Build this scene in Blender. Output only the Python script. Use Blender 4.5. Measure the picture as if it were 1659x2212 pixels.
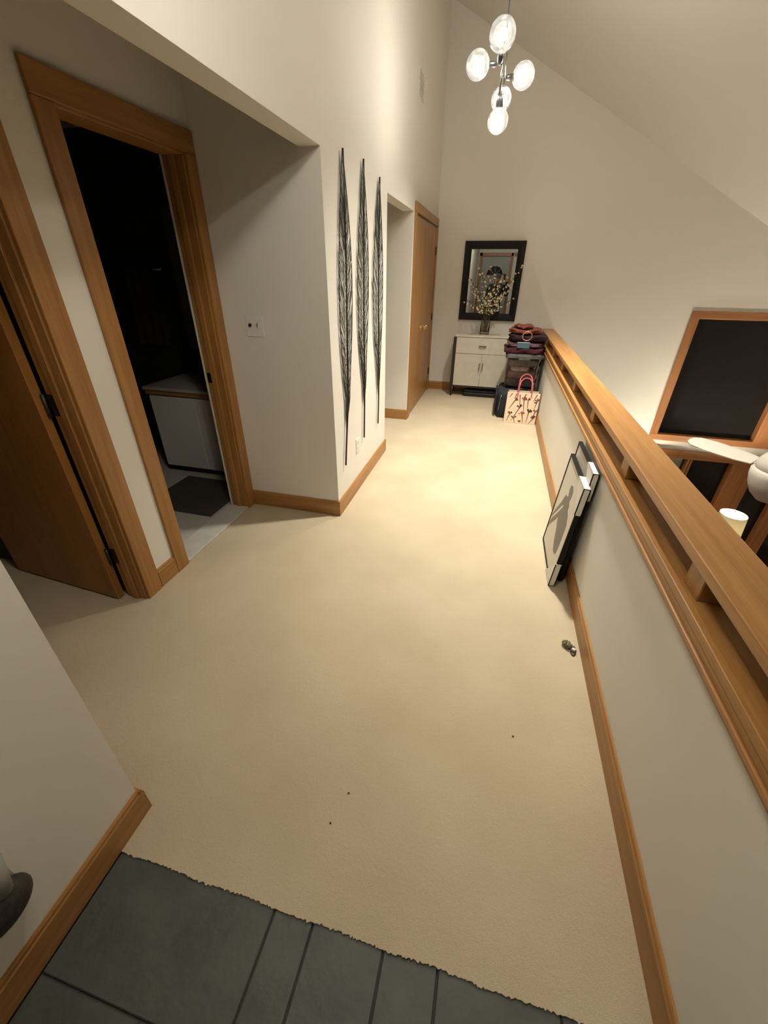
import bpy, bmesh, math, random
from mathutils import Vector, Matrix

random.seed(7)
scene = bpy.context.scene
COL = scene.collection
for o in list(bpy.data.objects):
    bpy.data.objects.remove(o)

# ------------------------------------------------------------------ camera
H = 1.54                                    # camera height above the carpet
cam_d = bpy.data.cameras.new('camera')
cam_d.sensor_fit = 'VERTICAL'
cam_d.sensor_height = 36.0
cam_d.sensor_width = 36.0
cam_d.lens = 875.33 / 2212 * 36.0
cam_d.clip_start = 0.02
cam = bpy.data.objects.new('camera', cam_d)
COL.objects.link(cam)
RIGHT = Vector((0.96805946, 0.25049445, 0.01065))
DOWN = Vector((0.13598087, -0.4888754, -0.86169023))
FWD = Vector((-0.21064209, 0.83561557, -0.5073229))
rot = Matrix((RIGHT, -DOWN, -FWD)).transposed()
cam.matrix_world = Matrix.Translation((0, 0, H)) @ rot.to_4x4()
scene.camera = cam

# ------------------------------------------------------------------ world (night outside) and exposure
world = bpy.data.worlds.new('night')
scene.world = world
world.use_nodes = True
world.node_tree.nodes['Background'].inputs[0].default_value = (0.010, 0.012, 0.018, 1)
world.node_tree.nodes['Background'].inputs[1].default_value = 0.25
vs = scene.view_settings
vs.view_transform = 'Standard'
vs.look = 'None'
vs.gamma = 1.0
vs.use_curve_mapping = False
vs.exposure = 0.5
scene.cycles.use_denoising = True
scene.cycles.max_bounces = 6
scene.cycles.diffuse_bounces = 3
scene.cycles.transparent_max_bounces = 10
scene.cycles.sample_clamp_indirect = 6.0
scene.cycles.caustics_reflective = False
scene.cycles.caustics_refractive = False

BULB = 112.0          # radiance of the chandelier bulbs
WARM = (1.0, 0.945, 0.835)
LAMP = 2800.0          # living room lamp bulbs
FILL_CAN = 520.0           # unseen ceiling downlights added to brighten the hall, watts
scene.cycles.use_light_tree = False
scene.cycles.use_adaptive_sampling = True
scene.cycles.adaptive_threshold = 0.04

# ------------------------------------------------------------------ materials
MATS = {}

def _new(name):
    m = bpy.data.materials.new(name)
    m.use_nodes = True
    nt = m.node_tree
    b = nt.nodes['Principled BSDF']
    MATS[name] = m
    return m, nt, b

def plain(name, col, rough=0.6, metal=0.0, spec=0.5, noise=0.0, nscale=40, bump=0.0, bscale=200):
    m, nt, b = _new(name)
    b.inputs['Base Color'].default_value = (*col, 1)
    b.inputs['Roughness'].default_value = rough
    b.inputs['Metallic'].default_value = metal
    b.inputs['Specular IOR Level'].default_value = spec
    tc = nt.nodes.new('ShaderNodeTexCoord')
    if noise > 0:
        n = nt.nodes.new('ShaderNodeTexNoise')
        n.inputs['Scale'].default_value = nscale
        n.inputs['Detail'].default_value = 4
        nt.links.new(tc.outputs['Object'], n.inputs['Vector'])
        r = nt.nodes.new('ShaderNodeValToRGB')
        r.color_ramp.elements[0].position = 0.3
        r.color_ramp.elements[1].position = 0.7
        r.color_ramp.elements[0].color = (*[c * (1 - noise) for c in col], 1)
        r.color_ramp.elements[1].color = (*[min(1, c * (1 + noise)) for c in col], 1)
        nt.links.new(n.outputs['Fac'], r.inputs['Fac'])
        nt.links.new(r.outputs['Color'], b.inputs['Base Color'])
    if bump > 0:
        n2 = nt.nodes.new('ShaderNodeTexNoise')
        n2.inputs['Scale'].default_value = bscale
        n2.inputs['Detail'].default_value = 3
        nt.links.new(tc.outputs['Object'], n2.inputs['Vector'])
        bp = nt.nodes.new('ShaderNodeBump')
        bp.inputs['Strength'].default_value = bump
        bp.inputs['Distance'].default_value = 0.01
        nt.links.new(n2.outputs['Fac'], bp.inputs['Height'])
        nt.links.new(bp.outputs['Normal'], b.inputs['Normal'])
    return m

def oak(name, axis, dark=(0.27, 0.120, 0.030), light=(0.41, 0.205, 0.062), rough=0.38):
    m, nt, b = _new(name)
    tc = nt.nodes.new('ShaderNodeTexCoord')
    mp = nt.nodes.new('ShaderNodeMapping')
    s = [1.0, 1.0, 1.0]
    s[axis] = 0.045
    mp.inputs['Scale'].default_value = s
    nt.links.new(tc.outputs['Object'], mp.inputs['Vector'])
    n1 = nt.nodes.new('ShaderNodeTexNoise')
    n1.inputs['Scale'].default_value = 26
    n1.inputs['Detail'].default_value = 5
    n1.inputs['Distortion'].default_value = 0.6
    n2 = nt.nodes.new('ShaderNodeTexNoise')
    n2.inputs['Scale'].default_value = 240
    n2.inputs['Detail'].default_value = 3
    for n in (n1, n2):
        nt.links.new(mp.outputs['Vector'], n.inputs['Vector'])
    mx = nt.nodes.new('ShaderNodeMath')
    mx.operation = 'MULTIPLY_ADD'
    mx.inputs[1].default_value = 0.35
    nt.links.new(n2.outputs['Fac'], mx.inputs[0])
    m3 = nt.nodes.new('ShaderNodeMath')
    m3.operation = 'MULTIPLY'
    m3.inputs[1].default_value = 0.75
    nt.links.new(n1.outputs['Fac'], m3.inputs[0])
    nt.links.new(m3.outputs[0], mx.inputs[2])
    r = nt.nodes.new('ShaderNodeValToRGB')
    r.color_ramp.elements[0].position = 0.36
    r.color_ramp.elements[1].position = 0.70
    r.color_ramp.elements[0].color = (*dark, 1)
    r.color_ramp.elements[1].color = (*light, 1)
    nt.links.new(mx.outputs[0], r.inputs['Fac'])
    nt.links.new(r.outputs['Color'], b.inputs['Base Color'])
    b.inputs['Roughness'].default_value = rough
    bp = nt.nodes.new('ShaderNodeBump')
    bp.inputs['Strength'].default_value = 0.12
    bp.inputs['Distance'].default_value = 0.002
    nt.links.new(n2.outputs['Fac'], bp.inputs['Height'])
    nt.links.new(bp.outputs['Normal'], b.inputs['Normal'])
    return m

def emit(name, col, strength):
    m, nt, b = _new(name)
    b.inputs['Base Color'].default_value = (*col, 1)
    b.inputs['Emission Color'].default_value = (*col, 1)
    b.inputs['Emission Strength'].default_value = strength
    return m

def carpet_mat():
    m, nt, b = _new('carpet')
    tc = nt.nodes.new('ShaderNodeTexCoord')
    big = nt.nodes.new('ShaderNodeTexNoise')
    big.inputs['Scale'].default_value = 2.3
    big.inputs['Detail'].default_value = 3
    fine = nt.nodes.new('ShaderNodeTexNoise')
    fine.inputs['Scale'].default_value = 420
    fine.inputs['Detail'].default_value = 2
    mid = nt.nodes.new('ShaderNodeTexNoise')
    mid.inputs['Scale'].default_value = 90
    mid.inputs['Detail'].default_value = 3
    for n in (big, fine, mid):
        nt.links.new(tc.outputs['Object'], n.inputs['Vector'])
    r = nt.nodes.new('ShaderNodeValToRGB')
    r.color_ramp.elements[0].position = 0.30
    r.color_ramp.elements[1].position = 0.72
    r.color_ramp.elements[0].color = (0.53, 0.435, 0.295, 1)
    r.color_ramp.elements[1].color = (0.62, 0.52, 0.365, 1)
    nt.links.new(big.outputs['Fac'], r.inputs['Fac'])
    r2 = nt.nodes.new('ShaderNodeValToRGB')
    r2.color_ramp.elements[0].position = 0.3
    r2.color_ramp.elements[1].position = 0.7
    r2.color_ramp.elements[0].color = (0.80, 0.80, 0.80, 1)
    r2.color_ramp.elements[1].color = (1.0, 1.0, 1.0, 1)
    nt.links.new(fine.outputs['Fac'], r2.inputs['Fac'])
    mul = nt.nodes.new('ShaderNodeMixRGB')
    mul.blend_type = 'MULTIPLY'
    mul.inputs[0].default_value = 1.0
    nt.links.new(r.outputs['Color'], mul.inputs[1])
    nt.links.new(r2.outputs['Color'], mul.inputs[2])
    nt.links.new(mul.outputs['Color'], b.inputs['Base Color'])
    b.inputs['Roughness'].default_value = 0.95
    b.inputs['Specular IOR Level'].default_value = 0.1
    b.inputs['Sheen Weight'].default_value = 0.15
    add = nt.nodes.new('ShaderNodeMath')
    add.operation = 'ADD'
    nt.links.new(fine.outputs['Fac'], add.inputs[0])
    nt.links.new(mid.outputs['Fac'], add.inputs[1])
    bp = nt.nodes.new('ShaderNodeBump')
    bp.inputs['Strength'].default_value = 0.5
    bp.inputs['Distance'].default_value = 0.004
    nt.links.new(add.outputs[0], bp.inputs['Height'])
    nt.links.new(bp.outputs['Normal'], b.inputs['Normal'])
    return m

def clear_glass(name, tint=(1, 1, 1), haze=0.0, gloss=0.25):
    """thin glass: transparent with a fresnel gloss, optionally slightly translucent"""
    m = bpy.data.materials.new(name)
    m.use_nodes = True
    MATS[name] = m
    nt = m.node_tree
    nt.nodes.clear()
    out = nt.nodes.new('ShaderNodeOutputMaterial')
    tr = nt.nodes.new('ShaderNodeBsdfTransparent')
    tr.inputs[0].default_value = (*tint, 1)
    gl = nt.nodes.new('ShaderNodeBsdfGlossy')
    gl.inputs['Roughness'].default_value = 0.06
    lw = nt.nodes.new('ShaderNodeLayerWeight')
    lw.inputs['Blend'].default_value = gloss
    mix = nt.nodes.new('ShaderNodeMixShader')
    nt.links.new(lw.outputs['Fresnel'], mix.inputs[0])
    last = tr
    if haze > 0:
        tl = nt.nodes.new('ShaderNodeBsdfTranslucent')
        tl.inputs[0].default_value = (*tint, 1)
        tc = nt.nodes.new('ShaderNodeTexCoord')
        no = nt.nodes.new('ShaderNodeTexNoise')
        no.inputs['Scale'].default_value = 55
        no.inputs['Detail'].default_value = 4
        nt.links.new(tc.outputs['Object'], no.inputs['Vector'])
        mr = nt.nodes.new('ShaderNodeMapRange')
        mr.inputs['From Min'].default_value = 0.35
        mr.inputs['From Max'].default_value = 0.65
        mr.inputs['To Min'].default_value = haze * 0.4
        mr.inputs['To Max'].default_value = haze * 1.6
        nt.links.new(no.outputs['Fac'], mr.inputs['Value'])
        mh = nt.nodes.new('ShaderNodeMixShader')
        nt.links.new(mr.outputs['Result'], mh.inputs[0])
        nt.links.new(tr.outputs[0], mh.inputs[1])
        nt.links.new(tl.outputs[0], mh.inputs[2])
        last = mh
    nt.links.new(last.outputs[0], mix.inputs[1])
    nt.links.new(gl.outputs[0], mix.inputs[2])
    nt.links.new(mix.outputs[0], out.inputs[0])
    return m

plain('wall_paint', (0.76, 0.73, 0.665), 0.75, spec=0.25)
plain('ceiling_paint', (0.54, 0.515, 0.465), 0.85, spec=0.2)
oak('oak_x', 0)
oak('oak_y', 1)
oak('oak_z', 2)
oak('door_veneer', 2, (0.24, 0.098, 0.020), (0.34, 0.150, 0.034), 0.42)
oak('cedar_z', 2, (0.28, 0.115, 0.040), (0.42, 0.190, 0.075), 0.45)
oak('cedar_x', 0, (0.28, 0.115, 0.040), (0.42, 0.190, 0.075), 0.45)
carpet_mat()
plain('slate', (0.062, 0.068, 0.056), 0.55, noise=0.22, nscale=7, bump=0.25, bscale=30)
plain('grout', (0.052, 0.054, 0.046), 0.9)
plain('night_glass', (0.012, 0.011, 0.011), 0.12, spec=0.5)
plain('black_metal', (0.02, 0.02, 0.02), 0.4, 0.8)
plain('dark_bronze', (0.055, 0.045, 0.035), 0.4, 0.7)
plain('brass', (0.80, 0.58, 0.25), 0.18, 1.0)
plain('nickel', (0.42, 0.40, 0.37), 0.25, 1.0)
plain('gunmetal', (0.10, 0.10, 0.10), 0.35, 0.8)
plain('white_plastic', (0.78, 0.75, 0.70), 0.4)
plain('grey_plastic', (0.30, 0.27, 0.24), 0.5)
plain('cabinet_cream', (0.60, 0.57, 0.48), 0.5, noise=0.05, nscale=12)
plain('cabinet_top', (0.62, 0.58, 0.48), 0.45, noise=0.10, nscale=10)
plain('espresso', (0.022, 0.013, 0.010), 0.4, noise=0.2, nscale=20)
plain('frame_black', (0.012, 0.010, 0.008), 0.5, spec=0.15, noise=0.3, nscale=30)
plain('mirror_glass', (0.86, 0.88, 0.87), 0.0, 1.0)
plain('bath_wall', (0.035, 0.033, 0.034), 0.8)  # near-black: the unlit bathroom's shade is put into the wall colour
plain('marble', (0.55, 0.53, 0.49), 0.35, noise=0.10, nscale=9)
plain('bath_tile', (0.50, 0.47, 0.42), 0.4, noise=0.05, nscale=5)
plain('bath_rug', (0.055, 0.046, 0.040), 0.95, bump=0.6, bscale=300)
plain('vanity_white', (0.62, 0.59, 0.55), 0.5)
plain('vanity_top', (0.42, 0.38, 0.33), 0.35)
plain('towel', (0.06, 0.053, 0.050), 0.95, bump=0.4, bscale=250)  # pale towel, darkened in colour to stand in for the room's shade
plain('feather_dark', (0.030, 0.034, 0.028), 0.45, 0.6)
plain('feather_grey', (0.09, 0.09, 0.08), 0.4, 0.6)
plain('feather_gold', (0.16, 0.14, 0.045), 0.35, 0.7)
plain('branch', (0.11, 0.075, 0.045), 0.8)
plain('blossom', (0.78, 0.70, 0.48), 0.7)
plain('runner', (0.46, 0.41, 0.32), 0.9, noise=0.15, nscale=60)
plain('black_fabric', (0.012, 0.014, 0.017), 0.85, bump=0.3, bscale=400)
plain('black_gloss', (0.012, 0.012, 0.012), 0.25)
plain('maroon', (0.050, 0.007, 0.012), 0.95, noise=0.35, nscale=35, bump=0.5, bscale=120)
plain('plum', (0.020, 0.005, 0.011), 0.95, noise=0.4, nscale=30, bump=0.5, bscale=120)
plain('rust', (0.15, 0.036, 0.020), 0.95, noise=0.35, nscale=40, bump=0.5, bscale=140)
plain('lilac_weave', (0.10, 0.05, 0.062), 0.95, noise=1.2, nscale=30, bump=0.4, bscale=120)
plain('teal', (0.045, 0.095, 0.115), 0.7, noise=0.2, nscale=90)
plain('copper', (0.72, 0.42, 0.26), 0.3, 0.5)
plain('cloth_grey', (0.26, 0.235, 0.235), 0.9, noise=0.3, nscale=18)
plain('cloth_pink', (0.72, 0.54, 0.50), 0.9, noise=0.15, nscale=18)
plain('cloth_taupe', (0.38, 0.28, 0.27), 0.9, noise=0.25, nscale=18)
clear_glass('tote_plastic', (0.80, 0.76, 0.74), haze=0.12, gloss=0.25)
plain('tote_lid', (0.085, 0.085, 0.08), 0.35, noise=0.45, nscale=24)
plain('bag_paper', (0.80, 0.62, 0.46), 0.6)
plain('bag_side', (0.30, 0.09, 0.07), 0.6)
plain('bag_print', (0.13, 0.075, 0.05), 0.7)
plain('bag_print_red', (0.42, 0.14, 0.10), 0.7)
plain('ribbon', (0.50, 0.11, 0.12), 0.5)
plain('print_paper', (0.62, 0.58, 0.50), 0.55)
plain('print_grey', (0.17, 0.155, 0.125), 0.6, noise=0.06, nscale=60)
plain('foam_corner', (0.70, 0.67, 0.60), 0.7)
plain('trinket', (0.13, 0.105, 0.065), 0.6, noise=0.9, nscale=160)
plain('crumb', (0.075, 0.050, 0.022), 0.8)
plain('fan_cream', (0.66, 0.61, 0.52), 0.5)
plain('pewter_dark', (0.035, 0.030, 0.026), 0.5, 0.3, noise=0.4, nscale=40, bump=0.3, bscale=60)
plain('stone_grey', (0.30, 0.29, 0.27), 0.6)
plain('front_door', (0.42, 0.42, 0.40), 0.5)
plain('curtain_white', (0.85, 0.84, 0.82), 0.8)
plain('skin', (0.52, 0.32, 0.22), 0.55)
plain('hair_dark', (0.03, 0.02, 0.015), 0.7)
plain('jacket', (0.010, 0.010, 0.011), 0.85)
plain('cap_grey', (0.035, 0.035, 0.035), 0.85)
plain('living_floor', (0.22, 0.15, 0.10), 0.8)
clear_glass('globe_glass', (1.0, 0.99, 0.96), haze=0.035, gloss=0.35)
clear_glass('vase_glass', (0.95, 0.96, 0.93), haze=0.02, gloss=0.12)
emit('bulb_hall', WARM, BULB)
emit('bulb_near', WARM, BULB * 2.35)
emit('can_lens', WARM, 40.0)
emit('bulb_lamp', (1.0, 0.88, 0.68), LAMP)

def shade_mat():
    m, nt, b = _new('lamp_shade_cloth')
    b.inputs['Base Color'].default_value = (0.80, 0.74, 0.56, 1)
    b.inputs['Roughness'].default_value = 0.9
    tl = nt.nodes.new('ShaderNodeBsdfTranslucent')
    tl.inputs[0].default_value = (0.80, 0.74, 0.56, 1)
    mx = nt.nodes.new('ShaderNodeMixShader')
    mx.inputs[0].default_value = 0.65
    out = nt.nodes['Material Output']
    nt.links.new(b.outputs[0], mx.inputs[1])
    nt.links.new(tl.outputs[0], mx.inputs[2])
    nt.links.new(mx.outputs[0], out.inputs[0])
shade_mat()

# ------------------------------------------------------------------ mesh helpers
class MB:
    def __init__(s):
        s.v = []
        s.f = []
        s.smooth = []
    def add(s, vs_, fs, smooth=False):
        n = len(s.v)
        s.v += [tuple(v) for v in vs_]
        s.f += [tuple(i + n for i in f) for f in fs]
        s.smooth += [smooth] * len(fs)
        return s
    def box(s, x0, x1, y0, y1, z0, z1):
        x0, x1 = min(x0, x1), max(x0, x1)
        y0, y1 = min(y0, y1), max(y0, y1)
        z0, z1 = min(z0, z1), max(z0, z1)
        return s.add([(x0, y0, z0), (x1, y0, z0), (x1, y1, z0), (x0, y1, z0), (x0, y0, z1), (x1, y0, z1), (x1, y1, z1), (x0, y1, z1)],
                     [(0, 3, 2, 1), (4, 5, 6, 7), (0, 1, 5, 4), (1, 2, 6, 5), (2, 3, 7, 6), (3, 0, 4, 7)])
    def loft(s, rings, cap=True, smooth=False, closed=True):
        """rings: list of point lists of equal length"""
        n = len(rings[0])
        vs_ = [p for r in rings for p in r]
        fs = []
        for i in range(len(rings) - 1):
            for j in range(n if closed else n - 1):
                a = i * n + j
                b = i * n + (j + 1) % n
                fs.append((a, b, b + n, a + n))
        s.add(vs_, fs, smooth)
        if cap:
            k = len(s.v) - len(vs_)
            s.f.append(tuple(k + j for j in reversed(range(n))))
            s.f.append(tuple(k + (len(rings) - 1) * n + j for j in range(n)))
            s.smooth += [False, False]
        return s
    def tube(s, pts, r, n=8, smooth=True):
        pts = [Vector(p) for p in pts]
        rs = r if isinstance(r, (list, tuple)) else [r] * len(pts)
        rings = []
        up = None
        for i, p in enumerate(pts):
            d = (pts[min(i + 1, len(pts) - 1)] - pts[max(i - 1, 0)]).normalized()
            if up is None:
                up = Vector((0, 0, 1)) if abs(d.z) < 0.9 else Vector((1, 0, 0))
            u = d.cross(up)
            if u.length < 1e-4:
                u = d.orthogonal()
            u.normalize()
            w = u.cross(d).normalized()
            up = w
            rings.append([p + (u * math.cos(t) + w * math.sin(t)) * rs[i] for t in [2 * math.pi * k / n for k in range(n)]])
        return s.loft(rings, smooth=smooth)
    def lathe(s, prof, c=(0, 0, 0), n=24, axis=None, smooth=True, cap=True):
        """prof: (radius, height); axis: optional direction"""
        c = Vector(c)
        q = Vector((0, 0, 1)).rotation_difference(Vector(axis)) if axis is not None else None
        rings = []
        for r, h in prof:
            ring = []
            for k in range(n):
                t = 2 * math.pi * k / n
                p = Vector((r * math.cos(t), r * math.sin(t), h))
                if q:
                    p = q @ p
                ring.append(c + p)
            rings.append(ring)
        return s.loft(rings, cap=cap, smooth=smooth)
    def ball(s, c, r, n=16, m=10, sq=(1, 1, 1)):
        c = Vector(c)
        prof = [(math.sin(math.pi * i / m), -math.cos(math.pi * i / m)) for i in range(m + 1)]
        prof[0] = (0.02, prof[0][1])
        prof[-1] = (0.02, prof[-1][1])
        rings = [[c + Vector((r * sq[0] * a * math.cos(2 * math.pi * k / n), r * sq[1] * a * math.sin(2 * math.pi * k / n), r * sq[2] * b)) for k in range(n)] for a, b in prof]
        return s.loft(rings, smooth=True)
    def xform(s, M):
        s.v = [tuple(M @ Vector(v)) for v in s.v]
        return s
    def mesh(s, name, mat):
        me = bpy.data.meshes.new(name)
        me.from_pydata(s.v, [], s.f)
        me.polygons.foreach_set('use_smooth', s.smooth)
        me.materials.append(MATS[mat])
        bm = bmesh.new()
        bm.from_mesh(me)
        bmesh.ops.recalc_face_normals(bm, faces=bm.faces)
        bm.to_mesh(me)
        bm.free()
        return me
    def build(s, name, mat, parent=None, bevel=0.0, segs=2):
        me = s.mesh(name, mat)
        if bevel > 0:
            bm = bmesh.new()
            bm.from_mesh(me)
            ed = [e for e in bm.edges if len(e.link_faces) == 2 and e.calc_face_angle(0) > 0.6]
            bmesh.ops.bevel(bm, geom=ed, offset=bevel, segments=segs, affect='EDGES', profile=0.6, clamp_overlap=True)
            bm.to_mesh(me)
            bm.free()
        o = bpy.data.objects.new(name, me)
        COL.objects.link(o)
        if parent is not None:
            o.parent = parent
            o.matrix_parent_inverse = parent.matrix_world.inverted()
        return o

def tag(o, label, cat, group=None, kind=None):
    o['label'] = label
    o['category'] = cat
    if group:
        o['group'] = group
    if kind:
        o['kind'] = kind
    return o

def thing(name, label, cat, loc=(0, 0, 0), group=None):
    o = bpy.data.objects.new(name, None)
    o.empty_display_size = 0.05
    COL.objects.link(o)
    o.location = loc
    o.matrix_world = Matrix.Translation(loc)
    tag(o, label, cat, group)
    return o

def struct_mesh(name, mb, mat, label=None, bevel=0.0):
    o = mb.build(name, mat, None, bevel)
    o['kind'] = 'structure'
    if label:
        o['label'] = label
    return o

def struct_root(name, loc, label):
    o = bpy.data.objects.new(name, None)
    o.empty_display_size = 0.05
    COL.objects.link(o)
    o.location = loc
    o.matrix_world = Matrix.Translation(loc)
    o['kind'] = 'structure'
    o['label'] = label
    return o

# ------------------------------------------------------------------ main dimensions
XL = -0.945           # hall left wall face
XA = -1.648           # alcove back wall face
XR = 0.598            # half wall, hall side
XR2 = 0.725           # half wall, living room side
YA = 2.405            # alcove end wall
Y1, Y2 = 3.73, 4.78   # opening in the left wall
YF = 6.42             # far wall
YN = 0.445            # near corner
XN = -0.915
ZH = 2.065            # underside of headers
YT = 0.33             # carpet / slate edge
YB = -3.0             # entry back wall
ZL = -2.6             # living room floor
XE = 5.2              # living room outer wall
def zc(x):            # sloped ceiling
    return 3.55 - 0.545 * x

# ------------------------------------------------------------------ floors
mb = MB()
edge = []
n = 340
for i in range(n + 1):
    x = -0.93 + (XR + 0.93) * i / n
    edge.append((x, YT + random.gauss(0, 0.0016) + 0.002 * math.sin(x * 23)))
top = [(-4.2, YN - 0.3), (-0.93, YN - 0.3)] + edge + [(XR, YF), (-4.2, YF)]
k = len(top)
mb.add([(x, y, 0) for x, y in top] + [(x, y, -0.012) for x, y in top],
       [tuple(range(k))] + [(i, (i + 1) % k, (i + 1) % k + k, i + k) for i in range(k)])
carpet = struct_mesh('floor', mb, 'carpet', 'beige cut-pile carpet running the length of the hallway')

slab = struct_mesh('floor_entry', MB().box(-2.2, XR, YB, YT + 0.05, -0.03, -0.0145), 'grout', 'dark slate tiled entry floor in the foreground')
struct_mesh('floor_slab', MB().box(-4.2, XR2, YB - 0.1, YF + 0.13, -0.3, -0.031), 'ceiling_paint', 'floor slab under the hall')
rows = [YT + 0.012, YT - 0.26]
while rows[-1] > YB:
    rows.append(rows[-1] - random.choice([0.30, 0.30, 0.15]))
for ri in range(len(rows) - 1):
    x = -0.905
    first = ri == 0
    lens = [0.52, 0.115, 0.20, 0.145, 0.30, 0.30] if first else None
    i = 0
    while x < XR - 0.02:
        w = lens[i] if first and i < len(lens) else random.choice([0.30, 0.45, 0.30, 0.22])
        x2 = min(x + w, XR)
        dz = random.uniform(-0.0015, 0.0015)
        MB().box(x + 0.002, x2 - 0.002, rows[ri + 1] + 0.002, rows[ri] - 0.002, -0.0145, -0.0075 + dz).build('tile', 'slate', slab, 0.0025, 1)
        x = x2
        i += 1

struct_mesh('floor_living', MB().box(XR2, XE, YB, YF, ZL - 0.1, ZL), 'living_floor', 'living room floor below the balcony')

# bathroom floor, threshold
struct_mesh('floor_bathroom', MB().box(-3.35, -1.775, 1.42, 3.30, 0.0005, 0.004), 'bath_tile', 'pale bathroom tile floor behind the dark doorway')

# ------------------------------------------------------------------ walls
W = 'wall_paint'
mb = MB()
mb.box(-1.648, XL, YA, Y1, 0, 4.3)
mb.box(XL - 0.11, XL, YN, YA, ZH, 4.3)
mb.box(XL - 0.11, XL, Y1, Y2, ZH, 4.3)
mb.box(-1.648, XL, Y2, YF, 0, 4.3)
struct_mesh('wall_left', mb, W, 'cream left hallway wall with two cased-in openings')
mb = MB()
mb.box(-4.2, XN, YB - 0.1, YN, -0.03, 4.3)
struct_mesh('wall_near', mb, W, 'cream wall corner nearest the camera')
# alcove back wall with two doorways
D1a, D1b = 0.535, 1.305      # door 1 opening
D2a, D2b = 1.612, 2.333      # bathroom opening
DT = 2.062
mb = MB()
XA2 = XA - 0.122
mb.box(XA2, XA, YN, D1a, 0, 2.44)
mb.box(XA2, XA, D1b, D2a, 0, 2.44)
mb.box(XA2, XA, D2b, YA, 0, 2.44)
mb.box(XA2, XA, D1a, D1b, DT, 2.44)
mb.box(XA2, XA, D2a, D2b, DT, 2.44)
struct_mesh('wall_alcove', mb, W, 'alcove wall with two door openings')
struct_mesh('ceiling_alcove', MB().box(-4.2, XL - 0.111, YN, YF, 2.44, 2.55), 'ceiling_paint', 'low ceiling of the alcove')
# rooms behind
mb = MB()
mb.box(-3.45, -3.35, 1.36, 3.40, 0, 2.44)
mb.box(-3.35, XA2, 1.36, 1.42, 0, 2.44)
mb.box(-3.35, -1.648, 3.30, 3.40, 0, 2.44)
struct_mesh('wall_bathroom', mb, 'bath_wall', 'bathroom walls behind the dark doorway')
mb = MB()
mb.box(-4.3, -4.2, YN, YF, 0, 2.44)
mb.box(-4.2, -1.648, YF, YF + 0.1, 0, 2.44)
struct_mesh('wall_room_back', mb, W, 'walls of the dark rooms behind the doors')
# far wall with window openings
WX0, WX1 = 2.42, 3.60
mb = MB()
Yf2 = YF + 0.13
mb.box(-1.648, WX0, YF, Yf2, ZL, 4.3)
mb.box(WX0, XE, YF, Yf2, 1.105, 4.3)
mb.box(WX0, XE, YF, Yf2, -0.70, -0.42)
mb.box(WX0, XE, YF, Yf2, ZL, -2.42)
mb.box(4.75, XE, YF, Yf2, -2.42, 1.105)
struct_mesh('wall_far', mb, W, 'cream end wall rising to the sloped ceiling')
# half wall and the wall below it
struct_mesh('wall_right', MB().box(XR, XR2, -0.9, YF, ZL, 0.725), W, 'cream half wall between hallway and living room')
struct_mesh('wall_outer', MB().box(XE, XE + 0.1, YB, Yf2, ZL, 1.2), W, 'outer living room wall')
mb = MB()
BX0, BX1 = -0.80, 0.10       # front door opening
mb.box(XN, BX0, YB - 0.12, YB, -0.03, 4.3)
mb.box(BX0, BX1, YB - 0.12, YB, 2.06, 4.3)
mb.box(BX1, 0.17, YB - 0.12, YB, -0.03, 4.3)
mb.box(0.17, 0.42, YB - 0.12, YB, 2.06, 4.3)
mb.box(0.42, XE, YB - 0.12, YB, ZL, 4.3)
struct_mesh('wall_back', mb, W, 'entry wall behind the photographer')
# ceiling
mb = MB()
xa, xb = -1.3, XE + 0.15
y0, y1 = YB - 0.15, YF + 0.2
mb.add([(xa, y0, zc(xa)), (xb, y0, zc(xb)), (xb, y1, zc(xb)), (xa, y1, zc(xa)),
        (xa, y0, zc(xa) + 0.15), (xb, y0, zc(xb) + 0.15), (xb, y1, zc(xb) + 0.15), (xa, y1, zc(xa) + 0.15)],
       [(0, 3, 2, 1), (4, 5, 6, 7), (0, 1, 5, 4), (1, 2, 6, 5), (2, 3, 7, 6), (3, 0, 4, 7)])
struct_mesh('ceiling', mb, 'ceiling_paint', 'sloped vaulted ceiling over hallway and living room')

# ------------------------------------------------------------------ baseboards (oak, square with a small cap bead)
BH = 0.116
def base_profile(t=0.013):
    return [(0, 0), (t, 0), (t, BH - 0.018), (t - 0.003, BH - 0.014), (t - 0.004, BH - 0.004), (t - 0.007, BH), (0, BH)]

def baseboard(name, runs, mat='oak_y', label=None):
    """runs: list of (p0, p1, normal) in plan"""
    mb = MB()
    for p0, p1, nrm in runs:
        a, b, nv = Vector((*p0, 0)), Vector((*p1, 0)), Vector((*nrm, 0))
        prof = base_profile()
        mb.loft([[a + nv * d + Vector((0, 0, z)) for d, z in prof], [b + nv * d + Vector((0, 0, z)) for d, z in prof]])
    o = struct_mesh(name, mb, mat, label)
    return o

t = 0.013
baseboard('baseboard_left', [((XL, YA), (XL, Y1), (1, 0))], 'oak_y', 'oak baseboard below the metal feathers')
baseboard('baseboard_alcove', [((XA + 0.02, YA), (XL + t, YA), (0, -1))], 'oak_x', 'oak baseboard across the alcove end wall')
baseboard('baseboard_strip', [((XA, 1.397), (XA, 1.53), (1, 0))], 'oak_y', 'short oak baseboard between the two door casings')
baseboard('baseboard_opening', [((-1.648, Y2), (XL + t, Y2), (0, -1))], 'oak_x', 'oak baseboard in the far opening')
baseboard('baseboard_corner', [((XL, Y2), (XL, Y2 + 0.045), (1, 0))], 'oak_y')
baseboard('baseboard_opening_near', [((-1.648, Y1), (XL + t, Y1), (0, 1))], 'oak_x')
baseboard('baseboard_far', [((XL, YF), (XR, YF), (0, -1))], 'oak_x', 'oak baseboard along the far wall')
baseboard('baseboard_right', [((XR, -0.9), (XR, YF), (-1, 0))], 'oak_y', 'long oak baseboard along the half wall')
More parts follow.
